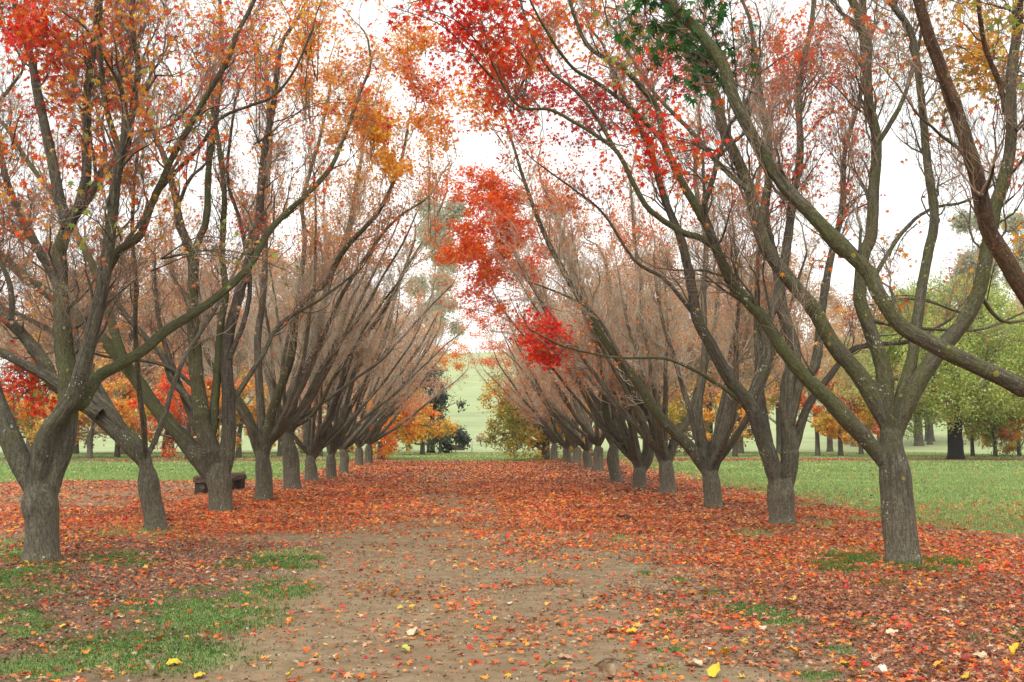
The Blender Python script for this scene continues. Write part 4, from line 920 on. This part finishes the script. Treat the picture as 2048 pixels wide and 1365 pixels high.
# ------------------------------------------------------------------ trees beyond the avenue
def simple_tree(name, label, cat, b, h, r, pal, nleaf, leafs, barkm='far', rmin=.014, nl=7, z0=1.0, rad=3.5, droop=.1, group=None, c=3.4, clumps=0, clr=.6, lim=None, twigm='twigdark', bare=.0, elev=(.3, 1.0), lean=0):
    """background tree: trunk, limbs as one mesh, twigs, foliage"""
    b = np.array(b, float); b[2] = float(gz(b[0], b[1])); root = empty(name, b, label, cat, group)
    top = b + np.array([lean + rng.normal(0, .15), rng.normal(0, .15), h * .82])
    tp, tr = spline([b - [0, 0, .2], b + [lean * .2, 0, h * .25], (b + top) / 2 + rng.normal(0, .1, 3), top], [r, r * .85, r * .55, r * .15], .4)
    hgt = tp[:, 2] - b[2]; tr = tr * (1 + .35 * np.exp(-np.maximum(hgt, 0) / .25))
    V, Fl, bk = tubes(tp[None], tr[None], 10, lump=.06); mesh_np('trunk', V, Fl, M[barkm], parent=root, loc=b, bk=bk)
    n = nl * 3; zz = rng.uniform(z0, h * .8, n); i = np.searchsorted(tp[:, 2] - b[2], zz).clip(1, len(tp) - 1)
    az = rng.random(n) * 6.283; el = rng.uniform(*elev, n); D = np.stack([np.cos(az) * np.cos(el), np.sin(az) * np.cos(el), np.sin(el)], -1)
    def env(p):
        q = (p[:, 2] - b[2]) / h; prof = rad * np.sqrt(np.clip(1 - ((q - .55) / .52) ** 2, .02, 1))
        return (np.hypot(p[:, 0] - b[0] - lean * q, p[:, 1] - b[1]) < prof) & (p[:, 2] > b[2] + z0 * .6) & (q < 1.02)
    out, tips = grow(tp[i], D, np.clip(tr[i] * rng.uniform(.35, .6, n), rmin, r * .5), rmin, env, c=c, K=3, up=droop, pC=.9)
    parts = [tubes(Q, R_, 4, cap=False) for Q, R_ in out]
    V, Fl, bk = join(parts); mesh_np('branches', V, Fl, M[twigm], parent=root, loc=b)
    cl = vnoise(tips[:, -1, 0] * .8 + tips[:, -1, 2] * .9, tips[:, -1, 1] * .8 - tips[:, -1, 2] * .5)
    sel = tips[cl > bare]; sh = SHD
    k = rng.integers(0, len(sel), nleaf); p = sel[k, -1] + rng.normal(0, clr * .45, (nleaf, 3))
    pc = palcol(pal, nleaf)
    if isinstance(pal, list) and len(pal) > 1:      # whole sprays share a hue
        hue = vnoise(p[:, 0] * .7 + 3, p[:, 2] * .7 + p[:, 1] * .5); P2 = [palcol(q, nleaf) for q in pal]
        ix = np.clip((hue * 1.5 - .25) * len(pal) + rng.normal(0, .35, nleaf), 0, len(pal) - 1).astype(int)
        pc = np.choose(ix[:, None], P2)
    V, F, C = leaves(p, leafs * rng.uniform(.6, 1.3, nleaf), pc, sh, droop=True)
    mesh_np('foliage', V, F, M['leaf'], parent=root, loc=b, colors=C, smooth=False)
    return root
def gp(px, Y): r = ray(px, 900); t = Y / r[1]; q = CAM + r * t; return np.array([q[0], Y, 0])
# the yellow trees that close the avenue
simple_tree('beech_tree', 'slanting yellow and orange tree at the far end of the left row', 'tree', gp(762, 67), 6.6, .26, ['yellow', 'amber', 'orange'], 8000, .17, z0=.9, rad=4.6, droop=-.02, clr=.35, c=3.6, lean=.2, elev=(-.1, .8))
simple_tree('beech_tree', 'yellow tree closing the far end of the right row, branches down to the grass', 'tree', gp(1090, 65), 7.2, .2, ['olive', 'yellow', 'amber'], 17000, .15, z0=.45, rad=3.9, droop=-.02, clr=.42, c=4.6, nl=12, elev=(-.2, .8))
# belt of small yellow and orange trees right and left of the avenue
BL = 'low trees of the orange and yellow belt'
belt = [(-60, 70, 6, 'green leafed small tree at the left edge behind the red spray', ['olive', 'green', 'yellow']), (95, 74, 6.5, 'small yellow green tree seen left of the nearest left trunk', ['olive', 'yellow', 'amber']),
 (180, 70, 6, 'small yellow tree with a thin dark trunk behind the leaning maple', ['yellow', 'amber', 'rust']), (235, 74, 7, 'orange belt tree with a stout grey trunk seen under the leaning maple', ['amber', 'rust', 'olive']),
 (330, 76, 6.5, 'rust and yellow sapling tree right of the leaning maple', ['rust', 'orange', 'yellow']), (376, 70, 7.5, 'red orange belt tree left of the log bench', ['redorange', 'rust', 'amber']),
 (478, 72, 7, 'dark twin trunked tree seen right of the bench maple', ['amber', 'rust', 'olive']), (560, 78, 7.5, 'orange tree behind the fourth left maple', ['tan', 'olive', 'amber']),
 (640, 76, 7, 'red tinged tree behind the sixth left maple', ['redorange', 'rust', 'pinkrust']), (845, 84, 5.5, 'low yellow tree behind the far end of the left row', ['yellow', 'amber', 'olive']),
 (1180, 76, 7, 'yellow green tree behind the far right maples', ['olive', 'yellow', 'rust']), (1290, 76, 7.5, 'orange tree behind the wishbone maple', ['rust', 'olive', 'yellow']),
 (1395, 78, 7, 'yellow belt tree behind the third right maple', ['yellow', 'olive', 'rust']), (1470, 75, 7.5, 'orange belt tree between the second and third right maples', ['amber', 'olive', 'rust']),
 (1635, 78, 8, 'orange tree with a dark trunk between the two nearest right maples', ['rust', 'orange', 'amber']), (1681, 76, 6, 'slender yellow sapling right of the orange tree on the litter strip', ['amber', 'yellow', 'rust']),
 (1722, 84, 6.5, 'thin rust leafed tree left of the nearest right trunk', ['rust', 'redorange']), (1945, 76, 6, 'bare-stemmed yellow tree right of the dark trunk', ['yellow', 'amber', 'olive']),
 (1990, 74, 6, 'second slim yellow tree right of the dark trunk', ['yellow', 'amber', 'rust']), (2038, 78, 6.5, 'golden tree at the right edge of the lawn', ['amber', 'yellow', 'rust'])]
for px, Y, h, lab, pal in belt:
    simple_tree('small_tree', lab, 'tree', gp(px, Y), h, .2 if px < 1900 else .15, pal, 7000, .18, z0=1.5 if px > 1600 else .7, rad=3.6 if px < 1600 else 2.4, c=4.2, droop=.02, clr=.42, group=BL, bare=.3, elev=(-.25, .9))
# taller bare and pinkish trees behind, each grown once and repeated with its own turn and size
def copy_tree(o, loc, rz, s, label):
    r = o.copy(); col.objects.link(r); r.location = loc; r.rotation_euler = (0, 0, rz); r.scale = (s, s, s); r['label'] = label
    for ch in o.children:
        c_ = ch.copy(); col.objects.link(c_); c_.parent = r
    return r
TB = 'tall thin-leaved trees behind the belt'
protos = []
first = [(60, 84, 'tall pink leaved tree behind the left edge of the belt'), (430, 86, 'tall pale rust tree behind the bench maple'), (1560, 88, 'tall orange twiggy tree behind the second right maple')]
for (px, Y, lab), pal in zip(first, [['tan', 'pinkrust', 'tan'], ['tan', 'pinkrust', 'rust'], ['pinkrust', 'tan', 'amber']]):
    protos.append(simple_tree('tall_tree', lab, 'tree', gp(px, Y), 20, .34, pal, 34000, .17, z0=1.8, rad=8.2, droop=.12, clr=.6, c=6.5, nl=10, rmin=.012, group=TB, bare=.22, elev=(.2, 1.1), twigm='twig'))
for i, (px, Y, s, lab) in enumerate([(-160, 88, 1.1, 'tall rust tree beyond the left edge of the frame'), (150, 92, .95, 'tall pink tree behind the nearest left trunk'), (250, 86, 1.05, 'tall pale tree above the leaning maple'),
   (340, 95, 1.1, 'tall rust tree between the leaning maple and the bench maple'), (520, 92, 1.05, 'tall pink tree behind the fourth left maple'), (610, 90, 1.0, 'tall pink tree behind the fifth and sixth left maples'), (700, 96, .95, 'tall pink tree behind the seventh left maple'), (780, 104, .85, 'tall pale tree behind the far end of the left row'),
   (1140, 100, .85, 'tall rust tree behind the far end of the right row'), (1230, 94, 1.0, 'tall rust tree behind the sixth right maple'), (1320, 90, 1.05, 'tall orange tree behind the fourth right maple'), (1420, 94, 1.0, 'tall rust tree behind the third right maple'),
   (1480, 88, .95, 'tall pale tree just left of the second right maple'), (1660, 100, .9, 'tall orange tree between the two nearest right maples'), (1760, 112, .9, 'tall golden tree behind the nearest right trunk'), (1860, 120, .9, 'far golden tree above the willow-green crown'), (2070, 118, .95, 'far golden tree at the right edge of the frame')]):
    q = gp(px, Y); q[2] = float(gz(q[0], q[1])); copy_tree(protos[(i * 2 + 1) % 3], q, 1.3 * i + .7, s, lab)
# the pale green feathery tree and the dark trunk on the right
simple_tree('locust_tree', 'broad pale green feathery tree with a thick black trunk on the right lawn', 'tree', gp(1911, 68), 13.5, .52, ['willow', 'lime', 'willow'], 95000, .15, barkm='black', z0=3.2, rad=7.2, droop=-.02, clr=.75, c=5.2, nl=14, elev=(-.1, .7), bare=.12)
simple_tree('locust_tree', 'pale green feathery tree at the right edge behind the lawn', 'tree', gp(2110, 74), 12.0, .4, ['willow', 'lime', 'willow'], 56000, .15, barkm='black', z0=2.6, rad=6, droop=-.02, clr=.75, c=5.2, nl=12, elev=(-.1, .7), bare=.12)
# gum trees on the hill side
GG = 'pale gum trees far behind'
for px, Y, h, rad, n, lab in [(846, 150, 41, 6.5, 9000, 'tall hazy gum tree rising in the gap left of the red spray'), (838, 175, 34, 5.5, 4000, 'lower hazy gum tree in the centre of the gap'),
    (1965, 165, 40, 13, 15000, 'tall hazy grey green gum tree above the right lawn'), (2090, 150, 36, 11, 9000, 'hazy gum tree at the right edge of the frame'), (1800, 180, 28, 9, 5000, 'small hazy gum tree between limbs of the nearest right maple')]:
    simple_tree('gum_tree', lab, 'tree', gp(px, Y), h, .32, ['gum', 'gum'], int(n * 2), .42, barkm='pale', rmin=.06, z0=h * .42, rad=rad, droop=.05, clr=1.6, c=12.0, group=GG, bare=.46, nl=7, twigm='twig', lean=2.5 if px == 846 else 5.5 if px == 838 else 0)
simple_tree('gum_tree', 'dark green gum with foliage hanging low beside the meadow', 'tree', gp(862, 92), 8.5, .35, ['darkgum', 'darkgum'], 9000, .24, barkm='black', rmin=.02, z0=1.8, rad=4.6, droop=-.08, clr=.6, c=3.6, bare=.35)
simple_tree('shrub', 'round grey green shrub left of the meadow gap', 'shrub', gp(880, 90), 3.9, .12, ['sage', 'sage'], 8000, .16, rmin=.014, z0=.15, rad=2.0, droop=.05, clr=.35, c=2.4, elev=(.2, 1.2))
simple_tree('shrub', 'small pale shrub on the meadow right of the white post', 'shrub', gp(961, 125), 1.6, .06, ['pinkrust', 'sage'], 500, .14, rmin=.012, z0=.15, rad=.7, clr=.2, c=2.0)
# distant pines and broad dark trunks beyond the right lawn
for px, Y, lab in [(1712, 118, 'distant brown trunk beyond the lawn left of the nearest right maple'), (1860, 125, 'distant reddish conifer trunk left of the dark trunk'), (1838, 118, 'distant leaning pale trunk beyond the right lawn')]:
    simple_tree('distant_tree', lab, 'tree', gp(px, Y), 12, .55, ['rust', 'sage', 'pinkrust'], 3500, .3, z0=3, rad=4.5, clr=.7, c=4, group='distant trees beyond the right lawn', rmin=.03, bare=.3)

# ------------------------------------------------------------------ log bench, posts and small things
import bmesh
def wood(name, c1, c2, sc=(3, 40, 40)):
    m, t, o = newmat(name); g = NT(t); bs = g.n('ShaderNodeBsdfPrincipled'); bs.inputs['Roughness'].default_value = .9; bs.inputs['Specular IOR Level'].default_value = .2
    ob = g.n('ShaderNodeTexCoord').outputs['Object']; f = g.noise(g.mapping(ob, sc), 1, 5, .65); f2 = g.noise(ob, 9, 4)
    c = g.mix(g.ramp(f, .35, .65), c1, c2); c = g.mix(g.math('MULTIPLY', g.ramp(f2, .55, .7), .5), c, (.2, .19, .16))
    g.l(c, bs.inputs['Base Color']); b = g.n('ShaderNodeBump'); b.inputs['Strength'].default_value = .9; b.inputs['Distance'].default_value = .02
    g.l(f, b.inputs['Height']); g.l(b.outputs[0], bs.inputs['Normal']); g.l(bs.outputs[0], o.inputs['Surface']); return m
M['log'] = wood('weathered log', (.045, .03, .022), (.15, .10, .072)); M['block'] = wood('bench block', (.03, .022, .018), (.085, .06, .045), (40, 40, 6))
M['post'] = wood('white post paint', (.5, .5, .47), (.7, .69, .66), (20, 20, 4)); M['fencewood'] = wood('fence post wood', (.16, .14, .12), (.3, .27, .23), (30, 30, 5))
def hull_bar(name, prof, L, mat, parent, loc, n=24, rough=.012, rot=0):
    """a bar with cross section prof (y,z) along x, hewn surface"""
    prof = np.array(prof); k = []
    for i in range(len(prof)):
        a, b = prof[i], prof[(i + 1) % len(prof)]
        for t in (0, .33, .66): k.append(a + (b - a) * t)
    k = np.array(k); m = len(k); X = np.linspace(-L / 2, L / 2, n); V = []
    for j, x in enumerate(X):
        s = 1 - .05 * (j in (0, n - 1)); d = rough * (vnoise(np.arange(m) * .9 + 5, np.full(m, j * .55)) - .5) * 2
        V.append(np.column_stack([np.full(m, x) + rng.normal(0, rough * .4, m), k[:, 0] * s * (1 + d * 6), k[:, 1] * s + d]))
    V = np.concatenate(V); a = (np.arange(n - 1) * m)[:, None]; i = np.arange(m)[None]; b = a + (i + 1) % m
    F = np.stack([a + i, b, b + m, a + i + m], -1).reshape(-1, 4); caps = np.array([np.arange(m)[::-1], (n - 1) * m + np.arange(m)])
    c_, s_ = math.cos(rot), math.sin(rot); V = np.column_stack([V[:, 0] * c_ - V[:, 1] * s_, V[:, 0] * s_ + V[:, 1] * c_, V[:, 2]])
    return mesh_np(name, V + np.array(loc), [F, caps], mat, parent=parent, loc=parent.location if parent else (0, 0, 0), smooth=False)
pa = gpt(404, 988); pb = gpt(476, 979); c0 = (pa + pb) / 2; ang = math.atan2(pb[1] - pa[1], pb[0] - pa[0]); zb = float(gz(c0[0], c0[1]))
ben = empty('log_bench', (c0[0], c0[1], zb), 'rough dark log bench on two wooden blocks behind the third left maple', 'bench')
bpy.context.view_layer.update()
Lb = np.linalg.norm(pb - pa) + .42
hull_bar('seat', [(-.2, .0), (-.17, .13), (-.08, .20), (.12, .19), (.19, .11), (.17, .0)], Lb, M['log'], ben, (c0[0], c0[1], zb + .30), rot=ang, rough=.02)
for q in (pa, pb):
    hull_bar('leg', [(-.15, -.05), (-.15, .302), (.15, .302), (.15, -.05)], .34, M['block'], ben, (q[0], q[1], zb), n=8, rough=.006, rot=ang)
def post(name, px, Y, h, r, mat, label, group=None):
    q = gp(px, Y); q[2] = float(gz(q[0], q[1])); P = np.array([[q - [0, 0, .2], q + [0, 0, h * .5], q + [.01, 0, h * .985], q + [.01, 0, h]]]); R_ = np.array([[r, r, r, r * .8]])
    V, Fl, bk = tubes(P, R_, 10); return tag(mesh_np(name, V, Fl, mat, loc=q), label, 'post', group)
post('white_post', 944, 92, 1.55, .05, M['post'], 'slim white post standing on the meadow in the middle of the gap')
fl = ['thin fence post on the meadow left of the white post', 'thin fence post near the brown trough', 'thin fence post right of the pale shrub', 'thin fence post at the right side of the gap', 'thin fence post nearest the yellow tree']
for px, lab in zip([930, 917, 972, 990, 1006], fl): post('fence_post', px, 118, 1.3, .045, M['fencewood'], lab, 'fence posts across the meadow')
fx = [gp(px, 118) for px in (880, 917, 930, 972, 990, 1006, 1060)]
wires = []
for z in (.45, .8, 1.15):
    P = np.array([[q + [0, 0, float(gz(q[0], q[1])) + z] for q in fx]]); wires.append(tubes(P, np.full((1, len(fx)), .008), 4))
V, Fl, bk = join(wires); tag(mesh_np('fence_wire', V, Fl, M['fencewood']), 'thin wires strung between the meadow fence posts', 'fence wire')
q = gp(911, 112); q[2] = float(gz(q[0], q[1])); tr_ = empty('water_trough', q, 'low brown trough on the meadow beside the shrub', 'trough')
hull_bar('trough_body', [(-.4, 0), (-.5, .55), (-.38, .56), (-.3, .2), (.3, .2), (.38, .56), (.5, .55), (.4, 0)], 2.0, M['log'], tr_, q, n=10, rough=.01)
# curled bark scrap, sticks, saplings
def curl_piece(px, py, L, w_, label):
    q = gpt(px, py); q[2] = float(gz(q[0], q[1])) + .02; n, m = 14, 9; u = np.linspace(-.5, .5, n); a = np.linspace(-1.9, 1.9, m); V = []
    for uu in u:
        rr = w_ * (1 - .4 * abs(uu)) * (1 + .15 * math.sin(uu * 9)); V.append(np.column_stack([np.full(m, uu * L), rr * np.sin(a), rr * (1 + np.cos(a)) * .6]))
    V = np.concatenate(V); V = np.concatenate([V, V * [1, .85, .85] + [0, 0, .004]]); k = n * m; F = []
    for i in range(n - 1):
        for j in range(m - 1):
            s = i * m + j; F.append([s, s + 1, s + m + 1, s + m]); F.append([k + s, k + s + m, k + s + m + 1, k + s + 1])
    r = rng.uniform(-.4, .4); V = np.column_stack([V[:, 0] * math.cos(r) - V[:, 1] * math.sin(r), V[:, 0] * math.sin(r) + V[:, 1] * math.cos(r), V[:, 2]]) + q
    tag(mesh_np('bark_scrap', V, np.array(F), M['block'], loc=q), label, 'bark')
curl_piece(1248, 1040, .26, .05, 'curled dark bark scrap lying on the red leaves right of the path')
curl_piece(1120, 975, .2, .04, 'small dark bark scrap on the leaves near the middle of the path')
def stick(pts, w0, w1, lab, name='stick', mat='dark'):
    P = [gpt(a, b) + np.array([0, 0, z]) for a, b, z in pts]
    for p, (a, b, z) in zip(P, pts): p[2] = float(gz(p[0], p[1])) + z
    lp, lr = spline(P, np.linspace(w0, w1, len(P)), .05); V, Fl, bk = tubes(lp[None], lr[None], 6); tag(mesh_np(name, V, Fl, M[mat], loc=P[0], bk=bk), lab, 'stick')
b_ = gpt(132, 1122); Yq = b_[1]
def sap(ps, w0, w1, lab, mat):
    P = np.array([at(a, b, Yq + .1 * i) for i, (a, b) in enumerate(ps)]); lp, lr = spline(P, np.linspace(w0, w1, len(P)), .04); V, Fl, bk = tubes(lp[None], lr[None], 6)
    tag(mesh_np('sucker_shoot', V, Fl, M[mat], loc=P[0], bk=bk), lab, 'shoot')
sap([(130, 1124), (137, 1100), (146, 1080), (149, 1060)], .007, .003, 'dark upright sucker shoot at the foot of the nearest left maple', 'dark')
sap([(160, 1116), (178, 1096), (192, 1078), (201, 1062)], .006, .003, 'pale slanting sucker shoot right of the dark one', 'pale')
stick([(1190, 1330, .01), (1215, 1322, .02), (1245, 1326, .015)], .008, .004, 'short dark stick on the sand at the bottom right of the path')
stick([(1285, 1235, .01), (1300, 1232, .02), (1312, 1228, .03)], .004, .002, 'thin pale stick on the dirt between grass tufts', mat='pale')
stick([(735, 1156, .01), (750, 1158, .02), (765, 1157, .015)], .007, .004, 'small grey stick on the left half of the path', mat='pale')
stick([(1915, 1222, .01), (1955, 1212, .03), (1990, 1208, .02)], .009, .004, 'dark stick among the leaves at the lower right')
# big pale and yellow leaves lying in the foreground, each a thing
BIG = [(789, 1196, .15, 'y', 'large yellow leaf standing on edge in the middle of the sandy path'), (807, 1306, .13, 'g', 'yellow green leaf curled on the path near the bottom edge'), (800, 1222, .07, 'y', 'small yellow leaf just below the large yellow one'),
 (826, 1270, .16, 'p', 'pale folded leaf on the path below the large yellow leaf'), (1586, 1201, .13, 'y', 'bright yellow leaf beside a pale one near the grass tufts on the right'), (1563, 1203, .13, 'p', 'pale leaf left of the bright yellow leaf on the right'),
 (1519, 1189, .10, 'p', 'small pale leaf above the grass tufts on the right'), (1168, 1198, .12, 'p', 'pale leaf alone on the dirt right of the path middle'), (1044, 1178, .11, 'p', 'pale leaf tipped up in the middle of the path'), (1225, 1179, .09, 'p', 'little pale leaf up-path of the lone pale one'),
 (1262, 1270, .15, 'y', 'torn yellow and tan leaf right of the path'), (1225, 1268, .15, 'b', 'tan leaf left of the torn yellow one'), (1452, 1316, .13, 'y', 'long yellow leaf lying flat near the bottom edge'), (1587, 1318, .16, 'o', 'orange yellow leaf standing up near the bottom right'), (1413, 1306, .10, 'w', 'whitish round leaf near the bottom edge'),
 (1388, 1335, .19, 'p', 'long pale leaf folded at the bottom right of the path'), (1215, 1355, .16, 'p', 'cream leaf at the bottom edge right of the path'), (1525, 1265, .12, 'p', 'pale curled leaf below the grass tufts'), (1430, 1355, .15, 'y', 'yellow leaf cut by the bottom edge'),
 (129, 1253, .12, 'y', 'yellow leaf on the left grass'), (60, 1219, .13, 'p', 'pale leaf on the thin grass at the far left'), (92, 1252, .11, 'g', 'dull green leaf beside the yellow leaf on the left'), (237, 1236, .12, 'p', 'pale leaf in the left middle foreground'),
 (349, 1330, .14, 'y', 'yellow folded leaf in the lower left grass'), (297, 1354, .17, 'p', 'cream leaf at the bottom edge left'), (459, 1344, .16, 'p', 'long cream leaf at the bottom edge left of the path'), (400, 1357, .12, 'y', 'yellow cream leaf between two cream ones'),
 (320, 1279, .11, 'o', 'orange yellow leaf on the lower left grass patch'), (593, 1334, .08, 'w', 'bluish white leaf at the bottom of the path'), (581, 1360, .11, 'y', 'yellow leaf half cut by the bottom edge'), (663, 1318, .11, 'p', 'tan leaf on the sand left of the yellow green leaf'),
 (1680, 1116, .15, 'o', 'tan orange leaf left of the nearest right trunk'), (1760, 1104, .12, 'p', 'pale leaf before the nearest right trunk'), (1790, 1293, .14, 'g', 'yellow green leaf in the right foreground'), (1785, 1270, .13, 'p', 'pale leaf above the yellow green leaf on the right'),
 (1890, 1230, .12, 'p', 'pale leaf near the dark stick on the right'), (1960, 1315, .17, 'p', 'cream leaf at the lower right'), (2000, 1313, .14, 'w', 'whitish leaf beside the cream leaf at the lower right'), (2035, 1310, .15, 'y', 'big yellow leaf at the right edge'), (1878, 1340, .11, 'o', 'orange leaf near the lower right edge'),
 (1940, 1365, .14, 'y', 'yellow leaf cut by the lower right edge'), (1760, 1350, .15, 'w', 'whitish leaf near the bottom right'), (1955, 1287, .14, 'b', 'upright brown leaf at the right'), (1690, 1332, .12, 'y', 'yellow leaf in the grass at the bottom right'), (1395, 1247, .16, 'r', 'large dull red leaf on the dirt at the right'),
 (1930, 1330, .15, 'r', 'upright pinkish leaf at the lower right'), (1640, 1290, .15, 'b', 'large tan leaf right of the grass tufts'), (1100, 1340, .12, 'g', 'narrow yellow green leaf at the bottom of the path'), (1130, 1316, .13, 'b', 'tan leaf on the sand near the bottom'), (1020, 1210, .1, 'p', 'small pale leaf on the sand')]
LC_ = dict(y=(.62, .42, .03), g=(.42, .42, .07), p=(.60, .48, .31), o=(.65, .30, .04), w=(.66, .62, .50), b=(.42, .24, .14), r=(.50, .13, .09))
def leafmat1(name, c_):
    m, t, o = newmat(name); g = NT(t); bs = g.n('ShaderNodeBsdfPrincipled'); bs.inputs['Roughness'].default_value = .55; bs.inputs['Specular IOR Level'].default_value = .3
    ob = g.n('ShaderNodeTexCoord').outputs['Object']; f = g.noise(ob, 30, 5, .65); f2 = g.noise(ob, 12, 3)
    c = g.mix(g.ramp(f, .4, .7), c_, tuple(v * .72 for v in c_)); c = g.mix(g.math('MULTIPLY', g.ramp(f2, .58, .68), .7), c, (.22, .12, .05)); g.l(c, bs.inputs['Base Color'])
    b = g.n('ShaderNodeBump'); b.inputs['Strength'].default_value = .5; b.inputs['Distance'].default_value = .01; g.l(f, b.inputs['Height']); g.l(b.outputs[0], bs.inputs['Normal']); g.l(bs.outputs[0], o.inputs['Surface']); return m
for k_ in LC_: M['big' + k_] = leafmat1('large leaf ' + k_, LC_[k_])
for px, py, s, k_, lab in BIG:
    q = gpt(px, py); z_ = float(gz(q[0], q[1])); nr, nc = 12, 9; V = []
    k1, k2, k3, k4 = rng.normal(0, .8), rng.normal(0, .5), rng.uniform(.2, .8), rng.random() * 9
    for i in range(nr):
        v = i / (nr - 1); wdt = .42 * math.sin(math.pi * min(1, v * .93 + .05)) ** .7 * (1 - .35 * v) + .004
        for j in range(nc):
            u = (j / (nc - 1) * 2 - 1); edge = 1 + .10 * math.sin(i * 2.3 + k4) * abs(u)
            x = u * wdt * edge; V.append([x, v - .5, k3 * x * x * 1.9 + k1 * (v - .5) ** 2 * .5 + k2 * x * (v - .5) + .05 * math.sin(i * 1.3 + u * 3 + k4) * abs(u)])
    V = np.array(V) * s * .8; n0 = len(V); V = np.concatenate([V, V - [0, 0, .0012]]); F = []
    for i in range(nr - 1):
        for j in range(nc - 1):
            a = i * nc + j; F += [[a, a + 1, a + nc + 1, a + nc], [n0 + a, n0 + a + nc, n0 + a + nc + 1, n0 + a + 1]]
    Rr = np.array(Matrix.Rotation(rng.random() * 6.28, 3, 'Z') @ Matrix.Rotation(rng.normal(0, .22) + (.7 if 'edge' in lab or 'upright' in lab or 'standing' in lab or 'tipped' in lab else 0), 3, 'X') @ Matrix.Rotation(rng.normal(0, .2), 3, 'Y'))
    V = V @ Rr.T; V[:, 2] += -V[:, 2].min() - .004 + .012; V += [q[0], q[1], z_]
    tag(mesh_np('large_leaf', V, np.array(F), M['big' + k_], loc=(q[0], q[1], z_)), lab, 'fallen leaf', 'large pale and yellow leaves in the foreground')
hz = bpy.data.meshes.new('haze'); x0, x1, y0, y1, z0, z1 = -700, 700, -150, 900, -1.5, 62
hv = [(x, y, z) for z in (z0, z1) for y in (y0, y1) for x in (x0, x1)]
hz.from_pydata(hv, [], [(0, 2, 3, 1), (4, 5, 7, 6), (0, 1, 5, 4), (2, 6, 7, 3), (0, 4, 6, 2), (1, 3, 7, 5)])
ho = bpy.data.objects.new('haze', hz); col.objects.link(ho); tag(ho, 'thin pale haze over the distant trees and hill', 'haze', kind='stuff')
m = bpy.data.materials.new('haze'); m.use_nodes = True; m.node_tree.nodes.clear()
oo = m.node_tree.nodes.new('ShaderNodeOutputMaterial'); vv = m.node_tree.nodes.new('ShaderNodeVolumePrincipled')
vv.inputs['Color'].default_value = (.93, .95, .97, 1); vv.inputs['Density'].default_value = .0003; m.node_tree.links.new(vv.outputs[0], oo.inputs['Volume']); hz.materials.append(m)
S.cycles.volume_bounces = 0
print('objects', len(bpy.data.objects))
